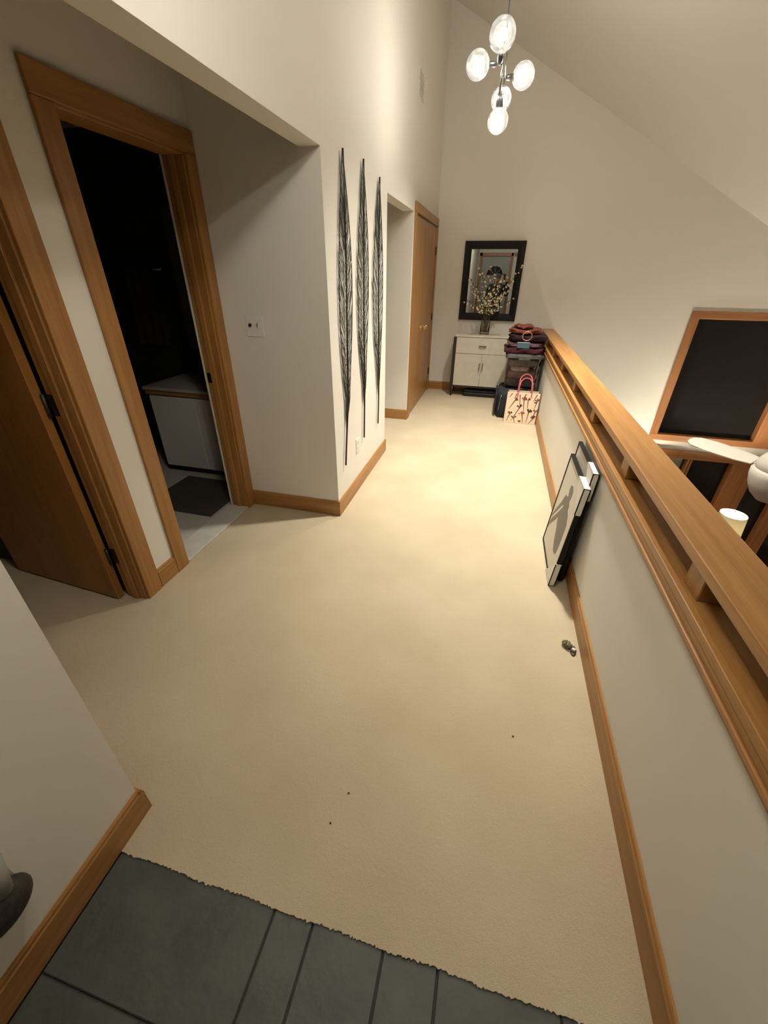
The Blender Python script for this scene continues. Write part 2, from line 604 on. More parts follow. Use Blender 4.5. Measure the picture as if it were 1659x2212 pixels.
baseboard('baseboard_near', [((XN, YB), (XN, YN), (1, 0))], 'oak_y', 'oak baseboard on the near wall corner')
baseboard('baseboard_near_return', [((-1.6, YN), (XN + t, YN), (0, 1))], 'oak_x')

# ------------------------------------------------------------------ doors
CW = 0.082            # casing width
def casing_v(parent, xf, y0, y1, z1, sgn=1):
    """vertical casing board on a wall face x = xf, facing +x, with a stepped profile towards the opening"""
    mb = MB()
    mb.box(xf, xf + 0.017, y0, y1, 0, z1)
    return mb.build('casing', 'oak_z', parent, 0.004, 2)

# door 1: open leaf into the dark room, hinged on its far jamb
d1 = struct_root('door_1', (XA, D1b, 0), 'open brown veneer door swung into the dark room at far left')
casing_v(d1, XA, D1b - 0.010, D1b + 0.004 + CW, DT - 0.0105)
casing_v(d1, XA, D1a - 0.004 - CW, D1a + 0.010, DT - 0.0105)
MB().box(XA, XA + 0.017, D1a - 0.004 - CW, D1b + 0.004 + CW, DT - 0.010, DT + CW + 0.004).build('casing', 'oak_y', d1, 0.004, 2)
MB().box(XA2, XA - 0.0003, D1b - 0.018, D1b, 0, DT - 0.0185).build('jamb', 'oak_z', d1, 0.002, 1)
MB().box(XA2, XA - 0.0003, D1a, D1a + 0.018, 0, DT - 0.0185).build('jamb', 'oak_z', d1, 0.002, 1)
MB().box(XA2, XA - 0.0003, D1a, D1b, DT - 0.018, DT).build('jamb', 'oak_y', d1, 0.002, 1)
MB().box(XA2 + 0.045, XA2 + 0.080, D1b - 0.030, D1b - 0.018, 0, DT - 0.018).build('door_stop', 'oak_z', d1, 0.002, 1)
leaf = MB().box(-0.765, 0, -0.038, 0, 0.012, DT - 0.025)
ang = math.radians(-4.0)
leaf.xform(Matrix.Translation((XA2 - 0.012, D1b - 0.026, 0)) @ Matrix.Rotation(ang, 4, 'Z'))
lf = leaf.build('door_leaf', 'door_veneer', d1, 0.002, 1)
for z in (0.27, 1.05, 1.85):
    hb = MB().tube([(XA2 - 0.004, D1b - 0.034, z - 0.048), (XA2 - 0.004, D1b - 0.034, z + 0.048)], 0.008, 10)
    hb.box(XA2 - 0.004, XA2 + 0.030, D1b - 0.0215, D1b - 0.0175, z - 0.045, z + 0.045)
    hb.build('hinge', 'dark_bronze', d1)

# door 2: bathroom doorway
d2 = struct_root('door_2', (XA, D2a, 0), 'oak-cased open doorway to the dark bathroom')
casing_v(d2, XA, D2a - CW, D2a + 0.008, DT - 0.0105)
casing_v(d2, XA, D2b - 0.008, YA - 0.001, DT - 0.0105)
MB().box(XA, XA + 0.017, D2a - CW, YA - 0.001, DT - 0.010, DT + CW + 0.004).build('casing', 'oak_y', d2, 0.004, 2)
MB().box(XA2, XA - 0.0003, D2a, D2a + 0.018, 0, DT - 0.0185).build('jamb', 'oak_z', d2, 0.002, 1)
MB().box(XA2, XA - 0.0003, D2b - 0.018, D2b, 0, DT - 0.0185).build('jamb', 'oak_z', d2, 0.002, 1)
MB().box(XA2, XA - 0.0003, D2a, D2b, DT - 0.018, DT).build('jamb', 'oak_y', d2, 0.002, 1)
MB().box(XA2 - 0.012, XA2, D2b - 0.022, D2b + 0.06, 0, DT + 0.06).build('casing', 'vanity_white', d2, 0.002, 1)
MB().box(XA2 - 0.012, XA2, D2a - 0.06, D2a + 0.022, 0, DT + 0.06).build('casing', 'vanity_white', d2, 0.002, 1)
MB().box(XA2 + 0.040, XA2 + 0.075, D2b - 0.029, D2b - 0.018, 0, DT - 0.018).build('door_stop', 'oak_z', d2, 0.002, 1)
MB().box(XA2 + 0.008, XA2 + 0.036, D2b - 0.0205, D2b - 0.0175, 0.92, 0.98).build('strike_plate', 'black_metal', d2)
MB().box(XA2 - 0.03, XA + 0.010, D2a + 0.0185, D2b - 0.0185, 0.0008, 0.016).build('threshold', 'marble', d2, 0.004, 2)

# door 3: double closet doors at the end of the left wall
d3a, d3b = 4.915, 6.335
seam = 5.50
d3 = struct_root('door_3', (XL, seam, 0), 'oak double closet doors beside the far wall')
xf = XL
MB().box(xf, xf + 0.018, d3a - 0.085, d3a, 0, DT + 0.004).build('casing', 'oak_z', d3, 0.004, 2)
MB().box(xf, xf + 0.018, d3b, d3b + 0.083, 0, DT + 0.004).build('casing', 'oak_z', d3, 0.004, 2)
MB().box(xf, xf + 0.018, d3a - 0.085, d3b + 0.083, DT + 0.005, DT + 0.090).build('casing', 'oak_y', d3, 0.004, 2)
MB().box(xf, xf + 0.006, d3a + 0.004, seam - 0.002, 0.012, DT - 0.012).build('door_leaf', 'oak_z', d3, 0.002, 1)
MB().box(xf, xf + 0.006, seam + 0.002, d3b - 0.004, 0.012, DT - 0.012).build('door_leaf', 'oak_z', d3, 0.002, 1)
MB().box(xf, xf + 0.0025, d3a, d3b, DT - 0.012, DT + 0.004).build('head_gap', 'espresso', d3)
for y in (seam - 0.06, seam + 0.06):
    kn = MB().lathe([(0.028, 0), (0.028, 0.005), (0.012, 0.009), (0.010, 0.030), (0.020, 0.038), (0.027, 0.048), (0.026, 0.058), (0.014, 0.065), (0.001, 0.066)],
                    (xf + 0.006, y, 0.965), 18, axis=(1, 0, 0))
    kn.build('knob', 'brass', d3)
for z in (0.28, 1.02, 1.80):
    MB().tube([(xf + 0.012, d3b - 0.002, z - 0.045), (xf + 0.012, d3b - 0.002, z + 0.045)], 0.008, 8).build('hinge', 'dark_bronze', d3)

# front door seen only in the mirror
d4 = struct_root('door_4', (BX0, YB, 0), 'grey front door with a half-round window behind the photographer')
yd = YB - 0.05
cx = (BX0 + BX1) / 2
MB().box(BX0 + 0.005, BX1 - 0.005, yd - 0.045, yd, -0.005, 2.05).build('door_leaf', 'front_door', d4, 0.002, 1)
fr = [(cx + 0.27 * math.cos(a), 1.53 + 0.27 * math.sin(a)) for a in [math.pi * i / 20 for i in range(21)]]
mb = MB()
kk = len(fr)
mb.add([(x, yd + 0.006, z) for x, z in fr] + [(x, yd, z) for x, z in fr], [tuple(range(kk))] + [(i, (i + 1) % kk, (i + 1) % kk + kk, i + kk) for i in range(kk)])
fan_pane = mb.build('fan_window', 'night_glass', d4)
mb = MB()
mb.tube([(x, yd + 0.008, z) for x, z in fr + [fr[0]]], 0.012, 8)
mb.build('fan_trim', 'vanity_white', fan_pane)
for a in (45, 90, 135):
    aa = math.radians(a)
    MB().tube([(cx, yd + 0.009, 1.53), (cx + 0.27 * math.cos(aa), yd + 0.009, 1.53 + 0.27 * math.sin(aa))], 0.005, 6).build('fan_bar', 'vanity_white', fan_pane)
for x0, x1 in ((BX0 + 0.10, cx - 0.04), (cx + 0.04, BX1 - 0.10)):
    for z0, z1 in ((0.2, 0.7), (0.85, 1.38)):
        MB().box(x0, x1, yd, yd + 0.006, z0, z1).build('door_panel', 'front_door', d4, 0.004, 2)
for x0, x1 in ((BX0 - 0.085, BX0), (BX1, BX1 + 0.07)):
    MB().box(x0, x1, YB, YB + 0.018, 0, 2.15).build('casing', 'oak_z', d4, 0.003, 1)
MB().box(BX0 - 0.085, 0.50, YB, YB + 0.018, 2.06, 2.15).build('casing', 'oak_x', d4, 0.003, 1)
MB().lathe([(0.03, 0), (0.01, 0.012), (0.012, 0.04), (0.028, 0.05), (0.026, 0.065), (0.002, 0.07)], (BX0 + 0.07, yd, 0.98), 14, axis=(0, 1, 0)).build('knob', 'brass', d4)
w3 = struct_root('window_3', (0.295, YB, 0), 'narrow sidelight with white curtain beside the front door')
MB().box(0.175, 0.415, YB - 0.06, YB - 0.05, 0.02, 2.055).build('curtain', 'curtain_white', w3)
MB().box(0.42, 0.50, YB, YB + 0.018, 0, 2.06).build('casing', 'oak_z', w3, 0.003, 1)

# ------------------------------------------------------------------ windows on the far wall
def win_box(parent, name, x0, x1, z0, z1, mat, y0=None, y1=None, bev=0.003):
    return MB().box(x0, x1, y0 if y0 is not None else YF - 0.018, y1 if y1 is not None else YF, z0, z1).build(name, mat, parent, bev, 1)
w1 = struct_root('window_1', (3.0, YF, 0.34), 'large upper window, black with night, in a reddish wood frame')
win_box(w1, 'frame', 2.325, 2.425, -0.405, 1.090, 'cedar_z')
win_box(w1, 'frame', 2.325, 4.85, 1.090, 1.180, 'cedar_x')
win_box(w1, 'frame', 2.325, 4.85, -0.492, -0.405, 'cedar_x')
win_box(w1, 'pane', 2.426, 3.599, -0.404, 1.089, 'night_glass', YF + 0.06, YF + 0.07, 0)
win_box(w1, 'pane', 3.831, 4.749, -0.404, 1.089, 'night_glass', YF + 0.06, YF + 0.07, 0)
win_box(w1, 'jamb', 2.42, 2.426, -0.42, 1.105, 'cedar_z', YF - 0.001, YF + 0.12, 0)
win_box(w1, 'post', 3.600, 3.830, -0.404, 1.089, 'cedar_z', YF - 0.03, YF + 0.12)
win_box(w1, 'sill', 2.426, 4.75, -0.42, -0.405, 'cedar_x', YF - 0.001, YF + 0.12, 0)
w2 = struct_root('window_2', (3.4, YF, -1.6), 'lower row of tall night windows with reddish wood posts')
win_box(w2, 'frame', 2.325, 4.85, -0.74, -0.615, 'cedar_x', YF - 0.03, YF)
win_box(w2, 'frame', 2.325, 2.425, -2.5, -0.74, 'cedar_z')
for x0, x1 in ((2.43, 2.935), (3.0, 3.50), (3.81, 4.19), (4.36, 4.749)):
    win_box(w2, 'pane', x0, x1, -2.419, -0.701, 'night_glass', YF + 0.06, YF + 0.07, 0)
win_box(w2, 'mullion', 2.935, 2.962, -2.42, -0.70, 'cedar_z', YF - 0.02, YF + 0.10)
win_box(w2, 'mullion', 2.972, 3.000, -2.42, -0.70, 'cedar_z', YF - 0.02, YF + 0.10)
win_box(w2, 'post', 3.50, 3.81, -2.42, -0.741, 'cedar_z', YF - 0.03, YF + 0.10)
win_box(w2, 'post', 4.19, 4.36, -2.42, -0.741, 'cedar_z', YF - 0.03, YF + 0.10)

# ------------------------------------------------------------------ oak railing on the half wall
rail = thing('railing', 'honey oak railing capping the cream half wall on the right', 'railing', (0.66, 3.0, 0.725))
yr0, yr1 = -0.9, YF - 0.001
MB().box(0.590, 0.742, yr0, yr1, 0.880, 0.912).build('cap', 'oak_y', rail, 0.005, 2)
MB().box(0.582, 0.742, yr0, yr1, 0.7655, 0.792).build('lower_board', 'oak_y', rail, 0.004, 2)
MB().box(0.584, 0.5978, yr0, yr1, 0.712, 0.7655).build('moulding', 'oak_y', rail, 0.004, 2)
MB().box(0.576, 0.5978, yr0, yr1, 0.728, 0.742).build('bead', 'oak_y', rail, 0.005, 2)
MB().box(0.725, 0.738, yr0, yr1, 0.712, 0.7655).build('moulding', 'oak_y', rail, 0.004, 2)
MB().box(0.600, 0.7248, yr0, yr1, 0.7253, 0.7655).build('subboard', 'oak_y', rail)
for i in range(10):
    y = 1.045 + 0.777 * (i - 2)
    if y < yr1 - 0.1:
        MB().box(0.612, 0.690, y - 0.045, y + 0.045, 0.7922, 0.8798).build('block', 'oak_z', rail, 0.003, 1)

# ------------------------------------------------------------------ chandeliers
def chandelier(ax, ay, label, ang=0.0, bulb='bulb_hall'):
    ch = thing('chandelier', label, 'chandelier', (ax, ay, 2.4), 'globe chandeliers along the hallway')
    ztop = zc(ax)
    Rz = Matrix.Rotation(ang, 3, 'Z')
    def W_(dx, dy, z):
        v = Rz @ Vector((dx, dy, 0))
        return (ax + v.x, ay + v.y, z)
    MB().lathe([(0.065, 0.02), (0.065, -0.012), (0.05, -0.028), (0.008, -0.034)], (ax, ay, ztop - 0.008), 24).build('canopy', 'gunmetal', ch)
    MB().tube([(ax, ay, ztop - 0.03), (ax, ay, 2.78)], 0.0035, 8).build('cord', 'black_fabric', ch)
    MB().tube([(ax, ay, 2.79), (ax, ay, 2.50)], 0.0065, 10).build('stem', 'nickel', ch)
    MB().tube([W_(0.020, 0.01, 2.72), W_(0.020, 0.01, 2.57)], 0.004, 8).build('stem', 'nickel', ch)
    globes = [  # offset, height, radius, arm height, direction
        (-0.010, -0.18, 2.735, 0.076, 2.70, (0, -0.35, 0.9)),
        (-0.150, -0.03, 2.665, 0.072, 2.665, (-1, -0.1, 0)),
        (0.133, 0.09, 2.635, 0.069, 2.615, (1, 0.3, 0.1)),
        (0.009, 0.0, 2.405, 0.067, 2.50, (0, 0, -1)),
        (0.005, 0.21, 2.565, 0.068, 2.545, (0, 1, 0)),
    ]
    for dx, dy, z, r, za, d in globes:
        cv = Vector(W_(dx, dy, z))
        dv = (Rz @ Vector(d)).normalized()
        base = cv - dv * r
        ov = [(r * math.sin(math.pi * i / 14), r * (-math.cos(math.pi * i / 14))) for i in range(1, 14)]
        go = MB().lathe([(0.018, -r * 0.97)] + ov + [(0.004, r)], cv, 28, axis=dv, cap=False).build('globe', 'globe_glass', ch)
        MB().ball(cv, 0.030, 8, 5).build('bulb', bulb, go)
        k_ = 1.0 if d[2] < -0.5 else 0.72
        MB().lathe([(a_ * k_, b_ * k_) for a_, b_ in [(0.007, -0.060), (0.014, -0.054), (0.021, -0.038), (0.023, -0.010), (0.019, 0.012), (0.010, 0.022)]], base, 18, axis=dv).build('socket', 'gunmetal', ch)
        MB().tube([(ax, ay, za), tuple(base - dv * 0.055 * k_)], 0.004, 8).build('arm', 'gunmetal', ch)
chandelier(-0.195, 3.65, 'five-globe clear glass chandelier hanging in view before the far wall')
chandelier(-0.195, 0.70, 'matching globe chandelier hung nearer, above the top of the picture', 0.6, 'bulb_near')  # unseen second chandelier, placed by the alcove shadow slope to add brightness

# unseen downlights added in the sloped ceiling to brighten floor and lower walls
for i, (dx, dy, pw) in enumerate([(0.30, 3.05, 0.78), (0.20, 4.35, 0.55)]):
    dl = thing('downlight', ['recessed ceiling downlight nearer than the chandelier in view', 'recessed ceiling downlight beyond the chandelier in view, towards the mirror'][i], 'downlight', (dx, dy, zc(dx)), 'recessed hallway downlights')
    nrm = Vector((-0.545, 0, -1)).normalized()
    c = Vector((dx, dy, zc(dx)))
    MB().lathe([(0.080, 0.0005), (0.100, 0.0005), (0.098, 0.008), (0.078, 0.008)], c, 28, axis=nrm).build('trim_ring', 'white_plastic', dl)
    MB().lathe([(0.001, 0.0010), (0.076, 0.0010), (0.074, 0.004), (0.001, 0.004)], c, 24, axis=nrm).build('lens', 'can_lens', dl)
    ld = bpy.data.lights.new('downlight_beam', 'SPOT')
    ld.energy = FILL_CAN * pw
    ld.color = WARM
    ld.spot_size = math.radians(96)
    ld.spot_blend = 1.0
    ld.shadow_soft_size = 0.06
    lo = bpy.data.objects.new('downlight_beam', ld)
    COL.objects.link(lo)
    lo.parent = dl
    lo.matrix_parent_inverse = dl.matrix_world.inverted()
    lo.location = (dx, dy, zc(dx) - 0.08)

# ------------------------------------------------------------------ metal feathers
def feather(ycen, ztop_, zbot, wid, lean, lean_bot, label, seed):
    rnd = random.Random(seed)
    root = thing('metal_feather', label, 'wall decor', (XL, ycen, zbot), 'metal feathers on the left wall')
    x0 = XL + 0.013
    L = ztop_ - zbot
    def yc(tt):   # tt 0 top .. 1 bottom
        return ycen + lean * (0.5 - tt) + 0.030 * math.sin(tt * 5.0 + seed) * (0.4 + tt * 0.5) + lean_bot * max(0, tt - 0.75)
    def half(tt):
        if tt > 0.86:
            return 0.0
        u = tt / 0.86
        return wid * (math.sin(math.pi * min(1, u ** 0.88)) ** 1.15)
    def pt(tt, s, dx=0.0):
        return (x0 + dx, yc(tt) + s, ztop_ - tt * L)
    N = 44
    MB().tube([pt(i / N, 0, 0.004) for i in range(N + 1)], [0.0042 + 0.0022 * (i / N) for i in range(N + 1)], 6).build('stem', 'feather_dark', root)
    outl = MB()
    for sg in (-1, 1):
        outl.tube([pt(0.86 * i / N, sg * half(0.86 * i / N)) for i in range(N + 1)], 0.0028, 5)
    outl.build('rim', 'feather_dark', root)
    # barbs: many thin blades sweeping from the stem up to the rim
    sets = {'feather_dark': MB(), 'feather_grey': MB(), 'feather_gold': MB()}
    for sg in (-1, 1):
        nb = 82
        for i in range(nb):
            t0 = 0.03 + 0.82 * (i + rnd.uniform(-0.4, 0.4)) / nb
            dt = rnd.uniform(0.06, 0.115)
            t1 = max(0.004, t0 - dt)
            w = rnd.uniform(0.0016, 0.0044)
            hh = half(t1) * rnd.uniform(0.96, 1.0)
            pts = []
            for k in range(7):
                u = k / 6
                tt = t0 + (t1 - t0) * u
                s = sg * min(hh * (u ** 0.75), half(tt))
                pts.append(Vector(pt(tt, s, 0.004 * math.sin(u * 3.1) + rnd.uniform(0, 0.001))))
            mbb = sets[rnd.choices(['feather_dark', 'feather_grey', 'feather_gold'], [0.68, 0.20, 0.12])[0]]
            rings = []
            for k, p in enumerate(pts):
                ww = w * (0.6 + 0.8 * math.sin(math.pi * (k + 0.5) / 7))
                rings.append([p + Vector((0, -ww, 0)), p + Vector((0.0012, 0, 0)), p + Vector((0, ww, 0)), p + Vector((-0.0012, 0, 0))])
            mbb.loft(rings)
    for mname, mbb in sets.items():
        o = mbb.build('barbs', mname, root)
        o['kind'] = 'stuff'
    for tt in (0.22, 0.62):
        MB().tube([(XL, yc(tt), ztop_ - tt * L), (x0 + 0.004, yc(tt), ztop_ - tt * L)], 0.003, 6).build('wall_pin', 'feather_dark', root)
    return root
feather(2.670, 2.112, 0.345, 0.120, 0.02, -0.45, 'black metal feather wall sculpture nearest the alcove corner, longest stem', 1)
feather(3.050, 2.138, 0.395, 0.126, 0.02, -0.25, 'black metal feather wall sculpture in the middle of the three', 2)
feather(3.440, 2.112, 0.378, 0.140, 0.02, -0.15, 'black metal feather wall sculpture next to the far opening', 3)

# ------------------------------------------------------------------ switch plate, outlet, vent
sp = thing('switch_plate', 'cream wall switch plate with a black dial on the alcove wall', 'switch', (-1.425, YA, 1.26))
MB().box(-1.483, -1.368, YA - 0.007, YA - 0.0002, 1.198, 1.316).build('plate', 'white_plastic', sp, 0.003, 2)
MB().lathe([(0.010, 0), (0.010, 0.004), (0.0085, 0.010), (0.001, 0.0105)], (-1.452, YA - 0.007, 1.262), 14, axis=(0, -1, 0)).build('dial', 'black_gloss', sp)
MB().box(-1.410, -1.400, YA - 0.014, YA - 0.007, 1.252, 1.274).build('toggle', 'grey_plastic', sp, 0.002, 1)
MB().box(-1.417, -1.393, YA - 0.0085, YA - 0.007, 1.243, 1.282).build('toggle_surround', 'white_plastic', sp, 0.001, 1)
ot = thing('wall_outlet', 'white wall outlet low on the wall below the feathers', 'outlet', (XL, 2.865, 0.37))
MB().box(XL + 0.0002, XL + 0.006, 2.828, 2.900, 0.318, 0.434).build('plate', 'white_plastic', ot, 0.003, 2)
for z in (0.352, 0.400):
    rc = MB().box(XL + 0.006, XL + 0.008, 2.847, 2.881, z - 0.017, z + 0.017).build('receptacle', 'white_plastic', ot, 0.001, 1)
    for y in (2.857, 2.871):
        MB().box(XL + 0.008, XL + 0.0083, y - 0.0015, y + 0.0015, z - 0.007, z + 0.007).build('slot', 'black_metal', rc)
vt = thing('wall_vent', 'white louvred air vent high on the left wall', 'vent', (XL, 4.87, 2.97))
MB().box(XL + 0.0002, XL + 0.006, 4.76, 5.02, 2.855, 3.065).build('frame', 'white_plastic', vt, 0.002, 1)
for i in range(9):
    z = 2.880 + i * 0.0200
    mb = MB().box(-0.006, 0.006, 4.785, 4.995, -0.0012, 0.0012)
    mb.xform(Matrix.Translation((XL + 0.011, 0, z)) @ Matrix.Rotation(math.radians(35), 4, 'Y'))
    mb.build('louvre', 'white_plastic', vt)

# ------------------------------------------------------------------ mirror on the far wall
mx0, mx1, mz0, mz1 = -0.560, 0.205, 0.990, 1.916
mr = thing('wall_mirror', 'rectangular mirror in a wide black frame above the sideboard', 'mirror', ((mx0 + mx1) / 2, YF, mz0))
fw = 0.090
def frame_piece(pts_out, pts_in, name, mat, parent, dy_out, dy_mid, dy_in):
    """mitred moulding piece: outer edge thick, falling to the glass"""
    (ax_, az_), (bx_, bz_) = pts_out
    (cx_, cz_), (dx_, dz_) = pts_in
    m1 = ((ax_ * 0.45 + cx_ * 0.55), (az_ * 0.45 + cz_ * 0.55))
    m2 = ((bx_ * 0.45 + dx_ * 0.55), (bz_ * 0.45 + dz_ * 0.55))
    def sec(o, m, i):
        return [(o[0], YF - 0.0004, o[1]), (o[0], YF - dy_out, o[1]), (m[0], YF - dy_mid, m[1]), (i[0], YF - dy_in, i[1]), (i[0], YF - 0.0004, i[1])]
    return MB().loft([sec((ax_, az_), m1, (cx_, cz_)), sec((bx_, bz_), m2, (dx_, dz_))]).build(name, mat, parent)
O = [(mx0, mz0), (mx1, mz0), (mx1, mz1), (mx0, mz1)]
I = [(mx0 + fw, mz0 + fw), (mx1 - fw, mz0 + fw), (mx1 - fw, mz1 - fw), (mx0 + fw, mz1 - fw)]
for k in range(4):
    frame_piece((O[k], O[(k + 1) % 4]), (I[k], I[(k + 1) % 4]), 'frame', 'frame_black', mr, 0.035, 0.028, 0.014)
MB().box(mx0 + fw, mx1 - fw, YF - 0.012, YF - 0.0006, mz0 + fw, mz1 - fw).build('glass', 'mirror_glass', mr)

# ------------------------------------------------------------------ sideboard
sbx0, sbx1, sby0, sby1 = -0.555, 0.232, 6.08, 6.39
sb = thing('sideboard', 'cream two-door sideboard with dark sides and splayed legs under the mirror', 'sideboard', ((sbx0 + sbx1) / 2, 6.25, 0))
ztop_s = 0.825
MB().box(sbx0 + 0.0225, sbx1 - 0.0225, sby0 + 0.018, sby1, 0.150, ztop_s - 0.0225).build('body', 'cabinet_cream', sb)
MB().box(sbx0 + 0.001, sbx1 - 0.001, sby0 - 0.004, sby1, ztop_s - 0.022, ztop_s).build('top', 'cabinet_top', sb, 0.003, 2)
for x in (sbx0 - 0.014, sbx1 - 0.022):
    MB().box(x, x + 0.036, sby0 - 0.006, sby1, 0.130, ztop_s - 0.0225).build('side_panel', 'espresso', sb, 0.003, 1)
dr = MB().box(sbx0 + 0.026, sbx1 - 0.026, sby0, sby0 + 0.0175, 0.590, ztop_s - 0.028).build('drawer', 'cabinet_cream', sb, 0.003, 1)
hd = MB().box(-0.220, -0.120, sby0 - 0.022, sby0 - 0.012, 0.688, 0.700)
hd.box(-0.212, -0.204, sby0 - 0.013, sby0, 0.690, 0.698).box(-0.136, -0.128, sby0 - 0.013, sby0, 0.690, 0.698)
hd.build('handle', 'gunmetal', dr)
mid = (sbx0 + sbx1) / 2
for x0, x1, hx in ((sbx0 + 0.026, mid - 0.0015, mid - 0.022), (mid + 0.0015, sbx1 - 0.026, mid + 0.022)):
    do = MB().box(x0, x1, sby0, sby0 + 0.0175, 0.155, 0.585).build('cabinet_door', 'cabinet_cream', sb, 0.003, 1)
    hd = MB().box(hx - 0.005, hx + 0.005, sby0 - 0.022, sby0 - 0.012, 0.375, 0.475)
    hd.box(hx - 0.004, hx + 0.004, sby0 - 0.013, sby0, 0.385, 0.393).box(hx - 0.004, hx + 0.004, sby0 - 0.013, sby0, 0.457, 0.465)
    hd.build('handle', 'gunmetal', do)
MB().box(sbx0 + 0.022, sbx1 - 0.022, sby0 + 0.01, sby1 - 0.02, 0.128, 0.150).build('apron', 'espresso', sb)
for x, sx in ((sbx0 + 0.022, -1), (sbx1 - 0.022, 1)):
    for y, sy in ((sby0 + 0.03, -1), (sby1 - 0.03, 1)):
        MB().tube([(x, y, 0.130), (x + 0.012 * sx, y + 0.012 * sy, 0.0005)], [0.022, 0.012], 10).build('leg', 'espresso', sb)

rn = MB()
rx, ry = -0.17, 6.235
ring = []
for i in range(40):
    a = 2 * math.pi * i / 40
    k_ = 1 + 0.03 * math.cos(a * 10)
    ring.append((rx + 0.225 * k_ * math.cos(a), ry + 0.115 * k_ * math.sin(a)))
rn.loft([[(x, y, ztop_s + 0.0005) for x, y in ring], [(x, y, ztop_s + 0.004) for x, y in ring]])
tag(rn.build('table_mat', 'runner'), 'oval beige woven mat under the vase on the sideboard', 'mat')

# vase
vx, vy, vz = -0.175, 6.24, ztop_s + 0.0045
va = thing('vase', 'tall clear glass vase of blossom branches on the sideboard', 'vase', (vx, vy, vz))
prof = [(0.062, 0.0), (0.063, 0.02), (0.058, 0.16), (0.060, 0.28), (0.066, 0.335)]
inn = [(0.061, 0.335), (0.056, 0.28), (0.054, 0.16), (0.057, 0.03), (0.002, 0.025)]
MB().lathe(prof + inn, (vx, vy, vz), 20).build('glass', 'vase_glass', va)
MB().lathe([(0.063, 0.3365), (0.0665, 0.340), (0.0635, 0.3435)], (vx, vy, vz), 20).build('rim', 'nickel', va)

# blossom branches
rb = random.Random(11)
tips = [(-0.52, 0.66), (-0.40, 0.52), (-0.47, 0.33), (-0.36, 0.42), (-0.27, 0.62), (-0.20, 0.72), (-0.12, 0.66), (-0.05, 0.58), (0.02, 0.62), (0.10, 0.52),
        (0.14, 0.66), (0.19, 0.74), (0.15, 0.36), (-0.14, 0.46), (-0.24, 0.42), (-0.02, 0.40), (-0.33, 0.72)]
names_pos = {0: 'blossom branch reaching furthest to the upper left of the vase', 2: 'low blossom branch drooping to the left of the vase',
             11: 'blossom branch reaching furthest to the upper right of the vase', 12: 'low blossom branch spreading right of the vase', 5: 'tall blossom branch standing upright in the middle of the vase'}
for i, (tx, dz) in enumerate(tips):
    ty = vy + rb.uniform(-0.10, 0.07)
    br = thing('blossom_branch', names_pos.get(i, 'thin brown branch with cream blossoms in the clear glass vase'), 'flower', (vx, vy, vz + 0.03), 'blossom branches in the vase')
    a = Vector((vx + rb.uniform(-0.03, 0.03), vy + rb.uniform(-0.03, 0.03), vz + 0.03))
    b = Vector((vx + (tx - vx) * 0.12, vy + (ty - vy) * 0.1, vz + 0.33))
    e = Vector((tx, ty, vz + 0.06 + dz))
    pts = []
    for k in range(13):
        u = k / 12
        p = a * (1 - u) ** 2 + b * 2 * u * (1 - u) * 1.0 + e * u ** 2
        pts.append(p + Vector((rb.uniform(-1, 1), rb.uniform(-1, 1), rb.uniform(-1, 1))) * 0.004 * (u > 0.3))
    stem = MB().tube(pts, [0.0032 - 0.002 * k / 12 for k in range(13)], 6)
    bl = MB()
    for k in range(5, 13):
        if tx < -0.5 and k > 11:
            continue
        for _ in range(rb.choice([1, 1, 2, 3])):
            p = pts[k] + Vector((rb.uniform(-1, 1), rb.uniform(-0.8, 0.8), rb.uniform(-0.8, 1))) * 0.022
            if _ > 0:
                stem.tube([pts[k], p], 0.001, 4)
            s_ = rb.uniform(0.008, 0.0135)
            bl.ball(p, s_, 7, 5, (rb.uniform(0.8, 1.2), rb.uniform(0.8, 1.2), rb.uniform(0.7, 1.2)))
    stem.build('stem', 'branch', br)
    bo = bl.build('blossoms', 'blossom', br)
    bo['kind'] = 'stuff'

# black flat case below the sideboard
cs = thing('flat_case', 'glossy black flat case lying on the carpet under the sideboard', 'case', (-0.13, 6.2, 0))
MB().box(-0.37, 0.115, 6.10, 6.36, 0.001, 0.055).build('body', 'black_gloss', cs, 0.022, 3)
MB().box(-0.355, 0.10, 6.115, 6.345, 0.0555, 0.100).build('lid', 'black_gloss', cs, 0.020, 3)

# ------------------------------------------------------------------ stack of bags by the half wall
def soft_box(x0, x1, y0, y1, z0, z1, bulge=0.02, seed=0, n=10, wob=0.006):
    """cushion-like box with rounded, slightly wavy sides"""
    rnd = random.Random(seed)
    ph = [rnd.uniform(0, 6.28) for _ in range(6)]
    mb = MB()
    rings = []
    m = 9
    cx_, cy_ = (x0 + x1) / 2, (y0 + y1) / 2
    hx_, hy_ = (x1 - x0) / 2, (y1 - y0) / 2
    for i in range(m + 1):
        u = i / m
        z = z0 + (z1 - z0) * u
        ins = (1 - math.sqrt(max(0, 1 - (2 * u - 1) ** 4)))
        ring = []
        N_ = 32
        for k in range(N_):
            a = 2 * math.pi * k / N_
            ca, sa = math.cos(a), math.sin(a)
            q = 1 / (abs(ca) ** 6 + abs(sa) ** 6) ** (1 / 6)
            w_ = wob * (math.sin(5 * a + ph[0] + 3 * u) + math.sin(9 * a + ph[1] - 5 * u))
            ring.append((cx_ + ca * q * (hx_ - bulge * 1.2 * ins + w_), cy_ + sa * q * (hy_ - bulge * 1.2 * ins + w_),
                         z + wob * 0.8 * math.sin(4 * a + ph[2]) * (0.2 + 0.8 * u)))
        rings.append(ring)
    return mb.loft(rings, smooth=True)

